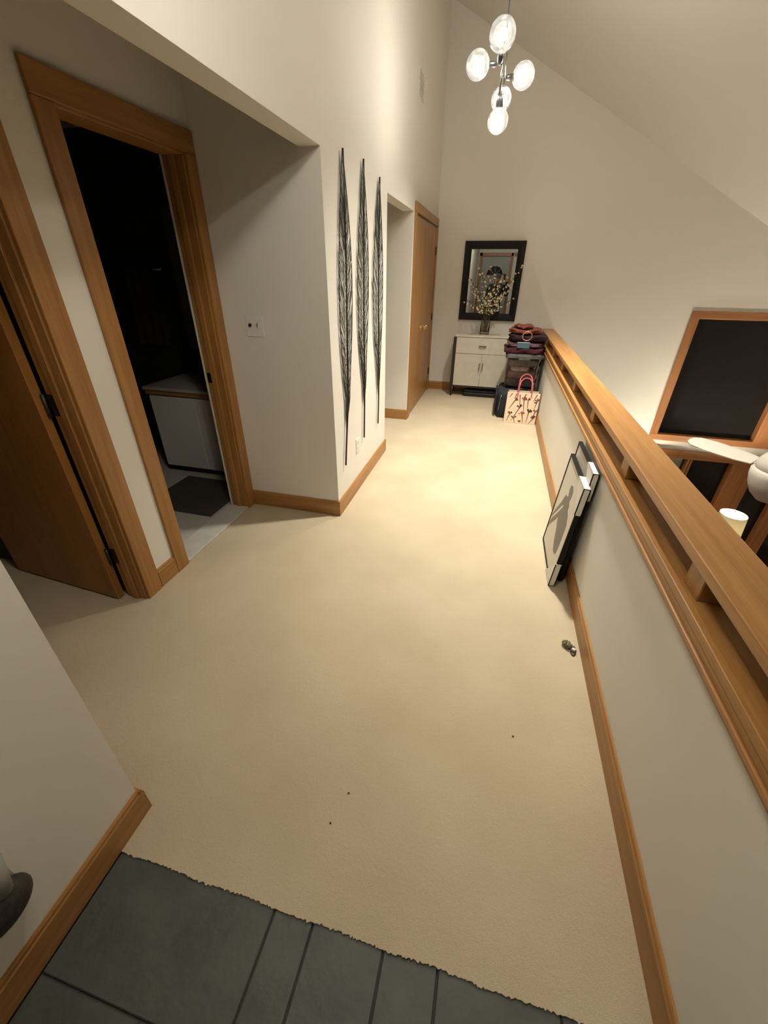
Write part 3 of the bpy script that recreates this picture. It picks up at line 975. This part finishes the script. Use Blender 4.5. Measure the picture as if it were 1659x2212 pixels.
su = thing('suitcase', 'black fabric suitcase standing behind the floral gift bag', 'suitcase', (0.33, 5.4, 0))
soft_box(0.100, 0.575, 5.155, 5.76, 0.002, 0.318, 0.02, 3, wob=0.002).build('body', 'black_fabric', su)
MB().box(0.085, 0.102, 5.20, 5.70, 0.04, 0.28).build('side_pocket', 'black_fabric', su, 0.006, 2)
MB().tube([(0.14, 5.1525, 0.10), (0.143, 5.1505, 0.20), (0.150, 5.1505, 0.285)], 0.0035, 6).build('zipper', 'nickel', su)
for x in (0.15, 0.52):
    for y in (5.20, 5.70):
        MB().lathe([(0.02, 0), (0.02, 0.02)], (x, y, 0.0008), 10).build('foot', 'black_gloss', su)
MB().tube([(0.29, 5.30, 0.314), (0.30, 5.25, 0.345), (0.38, 5.235, 0.355), (0.44, 5.25, 0.345), (0.45, 5.30, 0.314)], 0.009, 8).build('handle', 'black_gloss', su)

tx0, tx1, ty0, ty1, tz0, tz1 = 0.150, 0.562, 5.36, 5.86, 0.325, 0.700
to = thing('storage_tote', 'clear plastic storage tote full of clothing on top of the suitcase', 'storage tote', (0.356, 5.6, tz0))
def rect(x0, x1, y0, y1, z, r=0.04, n=5):
    pts = []
    for cx_, cy_, a0 in ((x1 - r, y1 - r, 0), (x0 + r, y1 - r, 90), (x0 + r, y0 + r, 180), (x1 - r, y0 + r, 270)):
        for k in range(n + 1):
            a = math.radians(a0 + 90 * k / n)
            pts.append((cx_ + r * math.cos(a), cy_ + r * math.sin(a), z))
    return pts
tub = MB()
tub.loft([rect(tx0 + 0.025, tx1 - 0.025, ty0 + 0.03, ty1 - 0.03, tz0), rect(tx0 + 0.003, tx1 - 0.003, ty0 + 0.004, ty1 - 0.004, tz1 - 0.03),
          rect(tx0 - 0.008, tx1 + 0.008, ty0 - 0.008, ty1 + 0.008, tz1 - 0.028), rect(tx0 - 0.008, tx1 + 0.008, ty0 - 0.008, ty1 + 0.008, tz1 - 0.004)], smooth=False)
tub.f.pop()
tub.smooth.pop()
tub.build('tub', 'tote_plastic', to)
lid = MB().loft([rect(tx0 - 0.012, tx1 + 0.012, ty0 - 0.012, ty1 + 0.012, tz1 - 0.018), rect(tx0 - 0.014, tx1 + 0.014, ty0 - 0.014, ty1 + 0.014, tz1 + 0.008),
                 rect(tx0 + 0.010, tx1 - 0.010, ty0 + 0.01, ty1 - 0.01, tz1 + 0.010), rect(tx0 + 0.014, tx1 - 0.014, ty0 + 0.014, ty1 - 0.014, tz1 + 0.026)])
lid.build('lid', 'tote_lid', to)
MB().box(tx0 + 0.14, tx1 - 0.14, ty0 - 0.026, ty0 - 0.0145, tz1 - 0.035, tz1 + 0.004).build('latch', 'tote_lid', to, 0.004, 2)
for i, (a0, a1, b0, b1, z0, z1, mname, lab) in enumerate([
        (0.190, 0.522, 5.42, 5.80, 0.332, 0.425, 'cloth_grey', 'grey folded clothing at the bottom of the clear tote'),
        (0.185, 0.527, 5.41, 5.81, 0.430, 0.515, 'cloth_taupe', 'taupe folded clothing in the middle of the clear tote'),
        (0.225, 0.430, 5.39, 5.60, 0.520, 0.575, 'cloth_pink', 'pale pink folded clothing near the front of the clear tote'),
        (0.190, 0.525, 5.62, 5.82, 0.520, 0.66, 'cloth_grey', 'grey folded clothing at the back of the clear tote'),
        (0.182, 0.535, 5.40, 5.61, 0.580, 0.660, 'cloth_grey', 'dark grey folded clothing under the lid of the clear tote')]):
    tag(soft_box(a0, a1, b0, b1, z0, z1, 0.02, 20 + i, wob=0.005).build('folded_clothing', mname), lab, 'clothing', 'clothing in the tote')

tag(soft_box(0.115, 0.575, 5.37, 5.84, 0.727, 0.790, 0.025, 31, wob=0.008).build('folded_blanket', 'maroon'), 'maroon folded blanket lying directly on the tote lid', 'blanket', 'folded textiles on the tote')
tag(soft_box(0.140, 0.560, 5.40, 5.84, 0.797, 0.850, 0.03, 32, wob=0.010).build('folded_blanket', 'lilac_weave'), 'purple and pale patterned folded blanket above the maroon one', 'blanket', 'folded textiles on the tote')
pb = thing('plum_bag', 'dark plum cloth bag with a pale hoop handle in the stack', 'bag', (0.35, 5.6, 0.86))
soft_box(0.155, 0.570, 5.40, 5.82, 0.858, 0.930, 0.035, 33, wob=0.010).build('body', 'plum', pb)
hoop = MB()
hoop.tube([(0.345 + 0.052 * math.cos(a), 5.385 - 0.012 * math.sin(a), 0.925 + 0.050 * math.sin(a)) for a in [2 * math.pi * i / 28 for i in range(29)]], 0.0045, 8)
hoop.build('hoop', 'copper', pb)
tag(soft_box(0.150, 0.505, 5.43, 5.80, 0.938, 0.985, 0.03, 34, wob=0.012).build('folded_blanket', 'rust'), 'rust-brown folded scarf on top of the textile stack', 'scarf', 'folded textiles on the tote')
tag(soft_box(0.200, 0.400, 5.48, 5.78, 0.992, 1.020, 0.02, 35, wob=0.010).build('folded_blanket', 'rust'), 'small rust-brown bundle crowning the textile stack', 'scarf', 'folded textiles on the tote')
tp = thing('teal_notebook', 'small teal notebook tucked into the front of the textile stack', 'notebook', (0.31, 5.38, 0.81))
mb = MB().box(-0.072, 0.072, -0.007, 0.007, 0, 0.062)
mb.xform(Matrix.Translation((0.318, 5.374, 0.792)) @ Matrix.Rotation(math.radians(-10), 4, 'X'))
mb.build('cover', 'teal', tp, 0.002, 1)
mb = MB().box(-0.070, 0.070, -0.0055, 0.0055, 0.0622, 0.066)
mb.xform(Matrix.Translation((0.318, 5.374, 0.792)) @ Matrix.Rotation(math.radians(-10), 4, 'X'))
mb.build('pages', 'white_plastic', tp)

# floral gift bag
gb = thing('gift_bag', 'cream paper gift bag printed with brown flowers and red handles', 'gift bag', (0.405, 5.08, 0))
gx0, gx1, gy0, gy1, gh = 0.215, 0.578, 5.00, 5.125, 0.365
lean = 0.012
bag = MB()
def bag_pt(x, y, z):
    return (x + (0.012 if x > 0.4 else 0.004) * 0 - 0.0 + z * 0.0, y + lean * z / gh, z)
th = 0.002
bag.add([bag_pt(gx0, gy0, 0.002), bag_pt(gx1, gy0, 0.002), bag_pt(gx1, gy0, gh), bag_pt(gx0, gy0, gh), bag_pt(gx0, gy0 + th, 0.002), bag_pt(gx1, gy0 + th, 0.002), bag_pt(gx1, gy0 + th, gh), bag_pt(gx0, gy0 + th, gh)],
        [(0, 1, 2, 3), (4, 7, 6, 5), (0, 4, 5, 1), (1, 5, 6, 2), (2, 6, 7, 3), (3, 7, 4, 0)])
front = bag.build('front_panel', 'bag_paper', gb)
back = MB().box(gx0, gx1, gy1, gy1 + th, 0.002, gh - 0.004).build('back_panel', 'bag_paper', gb)
for x in (gx0, gx1 - th):
    mb = MB()
    ym = (gy0 + gy1) / 2
    inn_ = 0.012 if x == gx0 else -0.012
    mb.add([(x, gy0 + th, 0.002), (x, gy1, 0.002), (x + inn_, ym + 0.01, gh), (x, gy0 + lean + th, gh), (x, gy1, gh),
            (x + th, gy0 + th, 0.002), (x + th, gy1, 0.002), (x + inn_ + th, ym + 0.01, gh), (x + th, gy0 + lean + th, gh), (x + th, gy1, gh)],
           [(0, 2, 3), (0, 1, 2), (1, 4, 2), (5, 8, 7), (5, 7, 6), (6, 7, 9), (0, 3, 8, 5), (1, 6, 9, 4)])
    mb.build('gusset', 'bag_side', gb)
MB().box(gx0 + th, gx1 - th, gy0 + th, gy1, 0.0015, 0.004).build('base', 'bag_side', gb)
pr = MB()
prr = MB()
rg = random.Random(5)
yp = lambda z: gy0 + lean * z / gh - 0.0008
def stroke(x0, z0, x1, z1, w, m=pr):
    d = Vector((x1 - x0, z1 - z0)).normalized()
    nx, nz = -d.y * w, d.x * w
    q = [(x0 - nx * 0.4, z0 - nz * 0.4), (x0 + nx * 0.4, z0 + nz * 0.4), (x1 + nx, z1 + nz), (x1 - nx, z1 - nz)]
    m.add([(x, yp(z), z) for x, z in q] + [(x, yp(z) + 0.0006, z) for x, z in q], [(0, 1, 2, 3), (7, 6, 5, 4), (0, 4, 5, 1), (1, 5, 6, 2), (2, 6, 7, 3), (3, 7, 4, 0)])
def bloom(x, z, s):
    for k in range(rg.choice([4, 5, 6])):
        a = math.radians(90 + rg.uniform(-75, 75))
        m = pr if rg.random() < 0.65 else prr
        stroke(x, z, x + s * math.cos(a), z + s * math.sin(a), s * 0.27, m)
for (x, z, l, lnx, s) in [(0.245, 0.02, 0.09, 0.03, 0.032), (0.300, 0.03, 0.16, 0.075, 0.040), (0.345, 0.005, 0.06, -0.02, 0.034), (0.440, 0.01, 0.10, -0.025, 0.036), (0.475, 0.012, 0.13, 0.01, 0.040),
                          (0.500, 0.005, 0.07, 0.05, 0.034), (0.255, 0.17, 0.10, 0.055, 0.036), (0.425, 0.13, 0.15, -0.015, 0.038), (0.465, 0.18, 0.10, -0.01, 0.030), (0.375, 0.20, 0.14, -0.02, 0.030),
                          (0.515, 0.27, 0.08, 0.03, 0.028), (0.395, 0.28, 0.07, 0.03, 0.026), (0.240, 0.30, 0.05, 0.03, 0.026), (0.540, 0.19, 0.09, 0.02, 0.030), (0.300, 0.29, 0.06, 0.02, 0.028), (0.535, 0.05, 0.10, 0.02, 0.034)]:
    stroke(x, z, min(x + lnx, gx1 - 0.01), min(z + l, gh - 0.01), 0.0058)
    if z + l + s < gh:
        bloom(x + lnx, z + l, s)
for (x, z, s) in [(0.54, 0.26, 0.014), (0.395, 0.03, 0.016), (0.27, 0.12, 0.008), (0.38, 0.12, 0.008)]:
    stroke(x - s, z, x + s, z, s * 0.9)
p1 = pr.build('printed_flowers', 'bag_print', front)
p1['kind'] = 'stuff'
p2 = prr.build('printed_petals', 'bag_print_red', front)
p2['kind'] = 'stuff'
for y, dz, dx in ((gy0 + lean - 0.003, 0.0, 0.0), (gy1 - 0.002, 0.02, -0.03)):
    pts = [(0.330 + dx * 0, y, gh - 0.06), (0.332, y, gh + 0.02)]
    for k in range(11):
        a = math.pi * (1 - k / 10)
        pts.append((0.405 + 0.070 * math.cos(a), y + 0.03 * math.sin(a), gh + 0.085 + 0.075 * math.sin(a) + dz))
    pts += [(0.482, y, gh + 0.02), (0.484, y, gh - 0.06)]
    rings = []
    for k, p in enumerate(pts):
        p = Vector(p)
        d = (Vector(pts[min(k + 1, len(pts) - 1)]) - Vector(pts[max(k - 1, 0)])).normalized()
        s_ = Vector((d.z, 0, -d.x)).normalized() * 0.0065
        rings.append([p - s_, p - s_ + Vector((0, 0.002, 0)), p + s_ + Vector((0, 0.002, 0)), p + s_])
    MB().loft(rings).build('handle', 'ribbon', gb)

# ------------------------------------------------------------------ framed prints leaning on the half wall
def framed_print(label, y0, w, h, thick, M, silhouette=True):
    """local frame: x right along the wall (hall y reversed), z up, front at y=0 facing -y, depth +y"""
    root = thing('framed_print', label, 'picture', tuple(M @ Vector((w / 2, thick / 2, 0))), 'boxed prints leaning on the half wall')
    fwid = 0.012
    def B(x0, x1, yy0, yy1, z0, z1, nm, mat, par=root, bev=0.0015):
        return MB().box(x0, x1, yy0, yy1, z0, z1).xform(M).build(nm, mat, par, bev, 1)
    B(0, fwid, 0, thick, 0, h, 'frame_side', 'frame_black')
    B(w - fwid, w, 0, thick, 0, h, 'frame_side', 'frame_black')
    B(fwid, w - fwid, 0, thick, 0, fwid, 'frame_side', 'frame_black')
    B(fwid, w - fwid, 0, thick, h - fwid, h, 'frame_side', 'frame_black')
    B(fwid, w - fwid, 0.004, thick - 0.004, fwid, h - fwid, 'print', 'print_paper', root, 0)
    cs_ = 0.150
    e = 0.005
    for cx_, sx in ((w, -1),):
        for cz_, sz in (((0, 1), (h, -1)) if silhouette else ((h, -1),)):
            # foam corner: front triangle, two side flanges
            t1 = [(cx_ - e * sx, cz_ - e * sz), (cx_ + cs_ * sx, cz_ - e * sz), (cx_ - e * sx, cz_ + cs_ * sz)]
            mbc = MB()
            for ya, yb_ in ((-0.006, -0.0005), (thick + 0.0005, thick + 0.006)):
                mbc.loft([[(x, ya, z) for x, z in t1], [(x, yb_, z) for x, z in t1]])
            mbc.box(cx_ - e * sx, cx_ + cs_ * sx, -0.006, thick + 0.006, cz_ - e * sz, cz_ - 0.0004 * sz)
            mbc.box(cx_ - e * sx, cx_ - 0.0004 * sx, -0.006, thick + 0.006, cz_ - e * sz, cz_ + cs_ * sz)
            mbc.xform(M).build('foam_corner', 'foam_corner', root)
    if silhouette:
        # standing figure with one raised arm reaching forward, plain grey shapes
        def blob(pts, nm):
            N_ = len(pts)
            mb_ = MB().add([(x, 0.0028, z) for x, z in pts] + [(x, 0.0041, z) for x, z in pts], [tuple(range(N_))] + [(i, (i + 1) % N_, (i + 1) % N_ + N_, i + N_) for i in range(N_)])
            return mb_.xform(M).build(nm, 'print_grey', root)
        blob([(0.229, 0.519), (0.271, 0.531), (0.302, 0.514), (0.307, 0.483), (0.295, 0.447), (0.321, 0.433), (0.324, 0.406), (0.361, 0.392), (0.396, 0.349), (0.398, 0.284), (0.395, 0.211), (0.385, 0.146), (0.342, 0.126), (0.313, 0.126), (0.268, 0.167), (0.225, 0.227), (0.187, 0.263), (0.183, 0.286), (0.12, 0.22), (0.046, 0.151), (0.016, 0.111), (0.016, 0.106), (0.04, 0.185), (0.12, 0.266), (0.189, 0.342), (0.213, 0.367), (0.206, 0.379), (0.18, 0.366), (0.117, 0.297), (0.031, 0.204), (0.016, 0.196), (0.075, 0.283), (0.141, 0.361), (0.174, 0.418), (0.19, 0.438), (0.228, 0.442), (0.241, 0.456), (0.222, 0.49)], 'figure')
    return root
def lean_matrix(xb, yb, ang):
    # local x -> -Y (towards the camera), local y -> +X (towards the wall), local z -> up, then lean about the bottom edge
    B3 = Matrix(((0, 1, 0), (-1, 0, 0), (0, 0, 1))).to_4x4()
    return Matrix.Translation((xb, yb, 0.0058)) @ Matrix.Rotation(ang, 4, 'Y') @ B3
framed_print('white print of a grey figure with foam corners, leaning on the half wall', 0, 0.490, 0.622, 0.024, lean_matrix(0.485, 2.475, math.asin(0.040 / 0.62)))
framed_print('second boxed print half hidden behind the figure print, against the half wall', 0, 0.485, 0.685, 0.022, lean_matrix(0.538, 2.52, math.asin(0.022 / 0.685)), False)

# ------------------------------------------------------------------ small things on the carpet
tr = thing('trinket', 'small dark speckled trinket with a white spot on carpet by the baseboard', 'trinket', (0.540, 1.52, 0))
M = Matrix.Translation((0.540, 1.520, 0)) @ Matrix.Rotation(math.radians(-52), 4, 'Z')
mb = MB().ball((-0.020, 0, 0.014), 0.026, 14, 8, (1.05, 0.72, 0.54))
rt = random.Random(3)
for i in range(22):
    a, e_ = rt.uniform(0, 6.28), rt.uniform(0.2, 1.4)
    mb.ball((-0.020 + 0.027 * math.cos(a) * math.cos(e_), 0.019 * math.sin(a) * math.cos(e_), 0.014 + 0.014 * math.sin(e_)), 0.0035, 6, 4)
mb.xform(M).build('body', 'trinket', tr)
mb = MB().ball((0.020, 0, 0.012), 0.015, 12, 8, (1.0, 0.95, 0.8))
mb.ball((0.002, 0.020, 0.008), 0.009, 8, 6, (1, 1, 0.8)).ball((0.030, -0.012, 0.006), 0.008, 8, 6, (1.2, 1, 0.7)).xform(M)
mb.build('head', 'trinket', tr)
MB().ball((0.019, 0.001, 0.0215), 0.0085, 10, 6, (1.1, 0.9, 0.4)).xform(M).build('white_spot', 'foam_corner', tr)
for (x, y, s_), lab in zip([(-0.279, 0.660, 0.0042), (-0.308, 0.562, 0.0036), (0.271, 1.011, 0.0042)],
                           ['tiny brown crumb on the carpet in the lower middle', 'tiny black speck on the carpet nearest the slate', 'tiny brown crumb on the carpet towards the half wall']):
    tag(MB().ball((x, y, s_ * 0.5), s_, 8, 6, (1, 0.8, 0.6)).build('crumb', 'crumb'), lab, 'crumb')

# dark rounded wall fixture, bottom left edge
wf = thing('wall_sconce', 'dark rounded bowl-like wall fixture with grey stem at lower left edge', 'wall fixture', (XN, 0.09, 0.30))
MB().box(XN + 0.0003, XN + 0.008, 0.065, 0.160, 0.33, 0.47).build('back_plate', 'stone_grey', wf, 0.004, 2)
MB().ball((XN + 0.040, 0.104, 0.340), 0.064, 22, 14, (0.55, 1.0, 0.88)).build('bowl', 'pewter_dark', wf)
MB().tube([(XN + 0.006, 0.150, 0.455), (XN + 0.030, 0.152, 0.458), (XN + 0.040, 0.142, 0.430), (XN + 0.040, 0.120, 0.385)], [0.010, 0.012, 0.014, 0.026], 10).build('stem', 'stone_grey', wf)

# ------------------------------------------------------------------ bathroom things
vn = thing('vanity', 'white bathroom vanity with wood edge inside the dark bathroom', 'vanity', (-2.2, 2.9, 0.004))
MB().box(-2.640, -1.800, 2.715, 3.24, 0.075, 0.690).build('body', 'vanity_white', vn)
MB().box(-2.640, -1.800, 2.775, 3.24, 0.0045, 0.0745).build('toe_kick', 'black_gloss', vn)
MB().box(-2.655, -1.785, 2.690, 3.28, 0.6905, 0.725).build('wood_edge', 'oak_x', vn, 0.003, 1)
MB().box(-2.665, -1.780, 2.680, 3.29, 0.7255, 0.752).build('countertop', 'vanity_top', vn, 0.006, 2)
for x0, x1 in ((-2.635, -2.222), (-2.218, -1.805)):
    MB().box(x0, x1, 2.697, 2.7145, 0.080, 0.680).build('vanity_door', 'vanity_white', vn, 0.003, 1)
tag(MB().box(-2.42, -1.83, 2.125, 2.66, 0.0045, 0.016).build('bath_rug', 'bath_rug', None, 0.005, 2), 'dark brown bath rug in front of the vanity', 'rug')
bm_ = thing('bath_mirror', 'frameless mirror above the vanity in the dark bathroom', 'mirror', (-2.2, 3.29, 1.0))
MB().box(-2.62, -1.85, 3.288, 3.2995, 0.95, 1.95).build('glass', 'mirror_glass', bm_)
tw = thing('towel', 'pale towel hanging in the dark bathroom', 'towel', (-2.9, 3.27, 1.0))
MB().tube([(-3.15, 3.25, 1.55), (-2.70, 3.25, 1.55)], 0.008, 8).build('towel_bar', 'nickel', tw)
rings = []
for i in range(9):
    z = 1.57 - 0.075 * i
    rings.append([(-3.08 + 0.30 * k / 12, 3.232 - 0.008 * math.sin(k * 1.7 + i * 0.2), z) for k in range(13)] + [(-3.08 + 0.30 * k / 12, 3.262 - 0.004 * math.sin(k * 1.7), z) for k in reversed(range(13))])
MB().loft(rings).build('cloth', 'towel', tw)

# ------------------------------------------------------------------ living room: ceiling fan and floor lamp
fx, fy, fz = 2.150, 3.360, 0.30
fan = thing('ceiling_fan', 'cream ceiling fan hanging over the living room at the right edge', 'ceiling fan', (fx, fy, fz))
MB().lathe([(0.075, 0.06), (0.075, 0.0), (0.05, -0.05), (0.016, -0.07)], (fx, fy, zc(fx) - 0.045), 24).build('canopy', 'fan_cream', fan)
MB().tube([(fx, fy, zc(fx) - 0.10), (fx, fy, fz + 0.15)], 0.013, 10).build('downrod', 'fan_cream', fan)
MB().lathe([(0.02, 0.17), (0.07, 0.16), (0.13, 0.12), (0.155, 0.07), (0.155, 0.035), (0.15, 0.028)], (fx, fy, fz), 32).build('motor_housing', 'fan_cream', fan)
MB().lathe([(0.150, 0.026), (0.170, 0.012), (0.168, -0.03), (0.15, -0.10), (0.115, -0.17), (0.06, -0.22), (0.005, -0.235)], (fx, fy, fz), 32).build('light_bowl', 'fan_cream', fan)
a0 = math.atan2(0.43, -0.34)
for k in range(3):
    a = a0 + 2 * math.pi * k / 3
    M = Matrix.Translation((fx, fy, fz + 0.035)) @ Matrix.Rotation(a, 4, 'Z') @ Matrix.Rotation(math.radians(-16), 4, 'X')
    outl = [(0.17, -0.055), (0.28, -0.075), (0.50, -0.082), (0.62, -0.068), (0.665, -0.040), (0.675, 0.0), (0.665, 0.040), (0.62, 0.068), (0.50, 0.082), (0.28, 0.075), (0.17, 0.055)]
    MB().loft([[(x, y, -0.004) for x, y in outl], [(x, y, 0.004) for x, y in outl]]).xform(M).build('blade', 'fan_cream', fan)
    MB().box(0.12, 0.20, -0.022, 0.022, -0.014, -0.0045).xform(M).build('blade_iron', 'fan_cream', fan)

def floor_lamp(lx, ly, label):
    fl = thing('floor_lamp', label, 'lamp', (lx, ly, ZL), 'living room floor lamps')
    MB().lathe([(0.145, 0.0008), (0.145, 0.02), (0.03, 0.035), (0.012, 0.05)], (lx, ly, ZL), 28).build('base', 'dark_bronze', fl)
    MB().tube([(lx, ly, ZL + 0.04), (lx, ly, -1.30)], 0.011, 10).build('pole', 'dark_bronze', fl)
    MB().lathe([(0.172, -1.360), (0.148, -1.085), (0.1465, -1.085), (0.1705, -1.360)], (lx, ly, 0), 36, cap=False).build('lamp_shade', 'lamp_shade_cloth', fl)
    harp = MB().tube([(lx - 0.055, ly, -1.27), (lx - 0.06, ly, -1.17), (lx - 0.03, ly, -1.09), (lx, ly, -1.07), (lx + 0.03, ly, -1.09), (lx + 0.06, ly, -1.17), (lx + 0.055, ly, -1.27)], 0.003, 6)
    harp.tube([(lx - 0.147, ly, -1.09), (lx + 0.147, ly, -1.09)], 0.002, 5).tube([(lx, ly - 0.147, -1.09), (lx, ly + 0.147, -1.09)], 0.002, 5)
    harp.build('harp', 'nickel', fl)
    MB().lathe([(0.004, -1.07), (0.010, -1.055), (0.006, -1.04), (0.001, -1.03)], (lx, ly, 0), 12).build('finial', 'nickel', fl)
    MB().ball((lx, ly, -1.205), 0.036, 8, 5, (1, 1, 1.25)).build('bulb', 'bulb_lamp', fl)
floor_lamp(3.27, 5.48, 'lit floor lamp with cream drum shade in the living room below')
floor_lamp(1.90, 6.12, 'second lit floor lamp hidden behind the half wall near the end wall')  # out of view, added as uplight for the lower end wall

# ------------------------------------------------------------------ photographer (seen in the mirror)
def skin_mesh(name, verts, edges, radii, mat, parent, root_i=0, sub=2):
    me = bpy.data.meshes.new(name)
    me.from_pydata(verts, edges, [])
    o = bpy.data.objects.new(name, me)
    COL.objects.link(o)
    sk = o.modifiers.new('skin', 'SKIN')
    ss = o.modifiers.new('sub', 'SUBSURF')
    ss.levels = sub
    ss.render_levels = sub
    for i, v in enumerate(me.skin_vertices[0].data):
        v.radius = radii[i] if isinstance(radii[i], tuple) else (radii[i], radii[i])
        v.use_root = (i == root_i)
    dg = bpy.context.evaluated_depsgraph_get()
    ev = o.evaluated_get(dg)
    nm = bpy.data.meshes.new_from_object(ev)
    nm.materials.clear()
    nm.materials.append(MATS[mat])
    nm.polygons.foreach_set('use_smooth', [True] * len(nm.polygons))
    o.modifiers.clear()
    o.data = nm
    if parent is not None:
        o.parent = parent
        o.matrix_parent_inverse = parent.matrix_world.inverted()
    return o
PX, PY = -0.20, -0.50
pn = thing('person', 'person in black jacket and dark cap holding up a phone with both hands', 'person', (PX, PY, -0.012))
zf = -0.006
V = [(PX, PY, 0.86), (PX, PY, 1.00), (PX, PY + 0.01, 1.14), (PX, PY, 1.25), (PX, PY + 0.015, 1.33),
     (PX - 0.16, PY, 1.255), (PX - 0.25, PY + 0.06, 1.03), (PX - 0.10, PY + 0.27, 1.17), (PX + 0.05, PY + 0.38, 1.33),
     (PX + 0.16, PY, 1.255), (PX + 0.29, PY + 0.08, 1.05), (PX + 0.30, PY + 0.26, 1.22), (PX + 0.26, PY + 0.38, 1.38),
     (PX - 0.09, PY, 0.80), (PX - 0.10, PY + 0.02, 0.45), (PX - 0.11, PY - 0.01, zf + 0.09), (PX - 0.12, PY + 0.13, zf + 0.035),
     (PX + 0.09, PY, 0.80), (PX + 0.10, PY + 0.02, 0.45), (PX + 0.11, PY - 0.01, zf + 0.09), (PX + 0.12, PY + 0.13, zf + 0.035)]
E_ = [(0, 1), (1, 2), (2, 3), (3, 4), (3, 5), (5, 6), (6, 7), (7, 8), (3, 9), (9, 10), (10, 11), (11, 12), (0, 13), (13, 14), (14, 15), (15, 16), (0, 17), (17, 18), (18, 19), (19, 20)]
Rr = [(0.16, 0.12), (0.165, 0.125), (0.175, 0.13), (0.15, 0.11), 0.06, 0.085, 0.065, 0.055, 0.042, 0.085, 0.065, 0.055, 0.042, 0.095, 0.07, 0.055, 0.035, 0.095, 0.07, 0.055, 0.035]
skin_mesh('body', V, E_, Rr, 'jacket', pn)
hc = Vector((PX + 0.005, PY + 0.045, 1.445))
head = MB()
rings = []
for i in range(13):
    u = i / 12
    zz = -0.115 + 0.225 * u
    wv = math.sqrt(max(0.0004, 1 - ((zz - 0.01) / 0.128) ** 2))
    ring = []
    for k in range(20):
        a = 2 * math.pi * k / 20
        rx_ = 0.074 * wv * (0.80 if zz < -0.06 else 1)
        ry_ = 0.094 * wv
        y = ry_ * math.sin(a)
        if math.sin(a) > 0.85 and -0.035 < zz < 0.005:
            y += 0.018 * (1 - abs(zz + 0.018) / 0.025) * (math.sin(a) - 0.85) / 0.15
        ring.append(hc + Vector((rx_ * math.cos(a), y, zz)))
    rings.append(ring)
head.loft(rings, smooth=True)
head.tube([hc + Vector((0, -0.03, -0.15)), hc + Vector((0, -0.01, -0.06))], 0.050, 12)
for s in (-1, 1):
    head.ball(hc + Vector((s * 0.074, -0.005, -0.005)), 0.026, 10, 8, (0.35, 0.7, 1.1))
hd_o = head.build('head', 'skin', pn)
for s in (-1, 1):
    MB().ball(hc + Vector((s * 0.030, 0.086, 0.008)), 0.011, 10, 6).build('eye', 'foam_corner', hd_o)
MB().ball(hc + Vector((0, 0.082, -0.062)), 0.020, 10, 6, (1.1, 0.4, 0.3)).build('mouth', 'maroon', hd_o)
MB().lathe([(0.080, 0.0), (0.078, -0.03), (0.070, -0.06), (0.06, -0.075)], hc + Vector((0, -0.022, 0.01)), 18, cap=False).build('hair', 'hair_dark', hd_o)
cap_ = MB().lathe([(0.092, 0.028), (0.095, 0.050), (0.090, 0.085), (0.070, 0.115), (0.035, 0.130), (0.004, 0.133)], hc, 22)
cap_.loft([[hc + Vector((0.078 * math.cos(a), 0.05 + 0.115 * math.sin(a) * (1 if math.sin(a) > 0 else 0.2), 0.034 - 0.012 * max(0, math.sin(a)))) for a in [2 * math.pi * i / 20 for i in range(20)]],
           [hc + Vector((0.078 * math.cos(a), 0.05 + 0.115 * math.sin(a) * (1 if math.sin(a) > 0 else 0.2), 0.040 - 0.012 * max(0, math.sin(a)))) for a in [2 * math.pi * i / 20 for i in range(20)]]])
cap_.build('cap', 'cap_grey', pn)
# phone right behind the lens, portrait, tilted like the picture
C0 = Vector((0, 0, H))
ph = thing('phone', 'black smartphone held up by the photographer', 'phone', tuple(C0 - FWD * 0.03 + DOWN * 0.06))
PM = Matrix((RIGHT, -FWD, -DOWN)).transposed().to_4x4()
PM = Matrix.Translation(C0 - FWD * 0.006 - RIGHT * 0.022 * 0 + DOWN * 0.055) @ PM     # local: x right, y backwards, z up
MB().box(-0.058, 0.014, 0, 0.008, -0.075, 0.075).xform(PM).build('case', 'black_gloss', ph, 0.003, 2)
MB().box(-0.055, 0.011, 0.0081, 0.0086, -0.072, 0.072).xform(PM).build('screen', 'night_glass', ph)
def hand(side, wrist, name):
    """palm and five fingers closing on the long edge of the phone"""
    sx = 1 if side > 0 else -1
    ex = 0.014 if side > 0 else -0.058
    Wl = PM.inverted() @ Vector(wrist)
    palm = Vector((ex + sx * 0.022, 0.022, -0.030))
    vs_ = [tuple(Wl), tuple((Wl + palm) / 2), tuple(palm)]
    ed = [(0, 1), (1, 2)]
    rr = [0.024, (0.024, 0.017), (0.030, 0.016)]
    for j in range(4):
        z = 0.010 - 0.021 * j
        l = (0.9, 1.0, 0.95, 0.8)[j]
        b = len(vs_)
        vs_ += [(ex + sx * 0.020, 0.012, z), (ex + sx * 0.012, -0.0105, z + 0.002), (ex - sx * 0.014 * l, -0.0125, z + 0.004)]
        ed += [(2, b), (b, b + 1), (b + 1, b + 2)]
        rr += [0.010, 0.009, 0.0075]
    b = len(vs_)
    vs_ += [(ex + sx * 0.014, 0.024, -0.020), (ex - sx * 0.004, 0.020, 0.004), (ex - sx * 0.016, 0.018, 0.022)]
    ed += [(2, b), (b, b + 1), (b + 1, b + 2)]
    rr += [0.012, 0.010, 0.0085]
    vs_ = [tuple(PM @ Vector(v)) for v in vs_]
    return skin_mesh(name, vs_, ed, rr, 'skin', pn, 2, 1)
hand(-1, (PX + 0.05, PY + 0.38, 1.33), 'hand')
hand(1, (PX + 0.26, PY + 0.38, 1.38), 'hand')
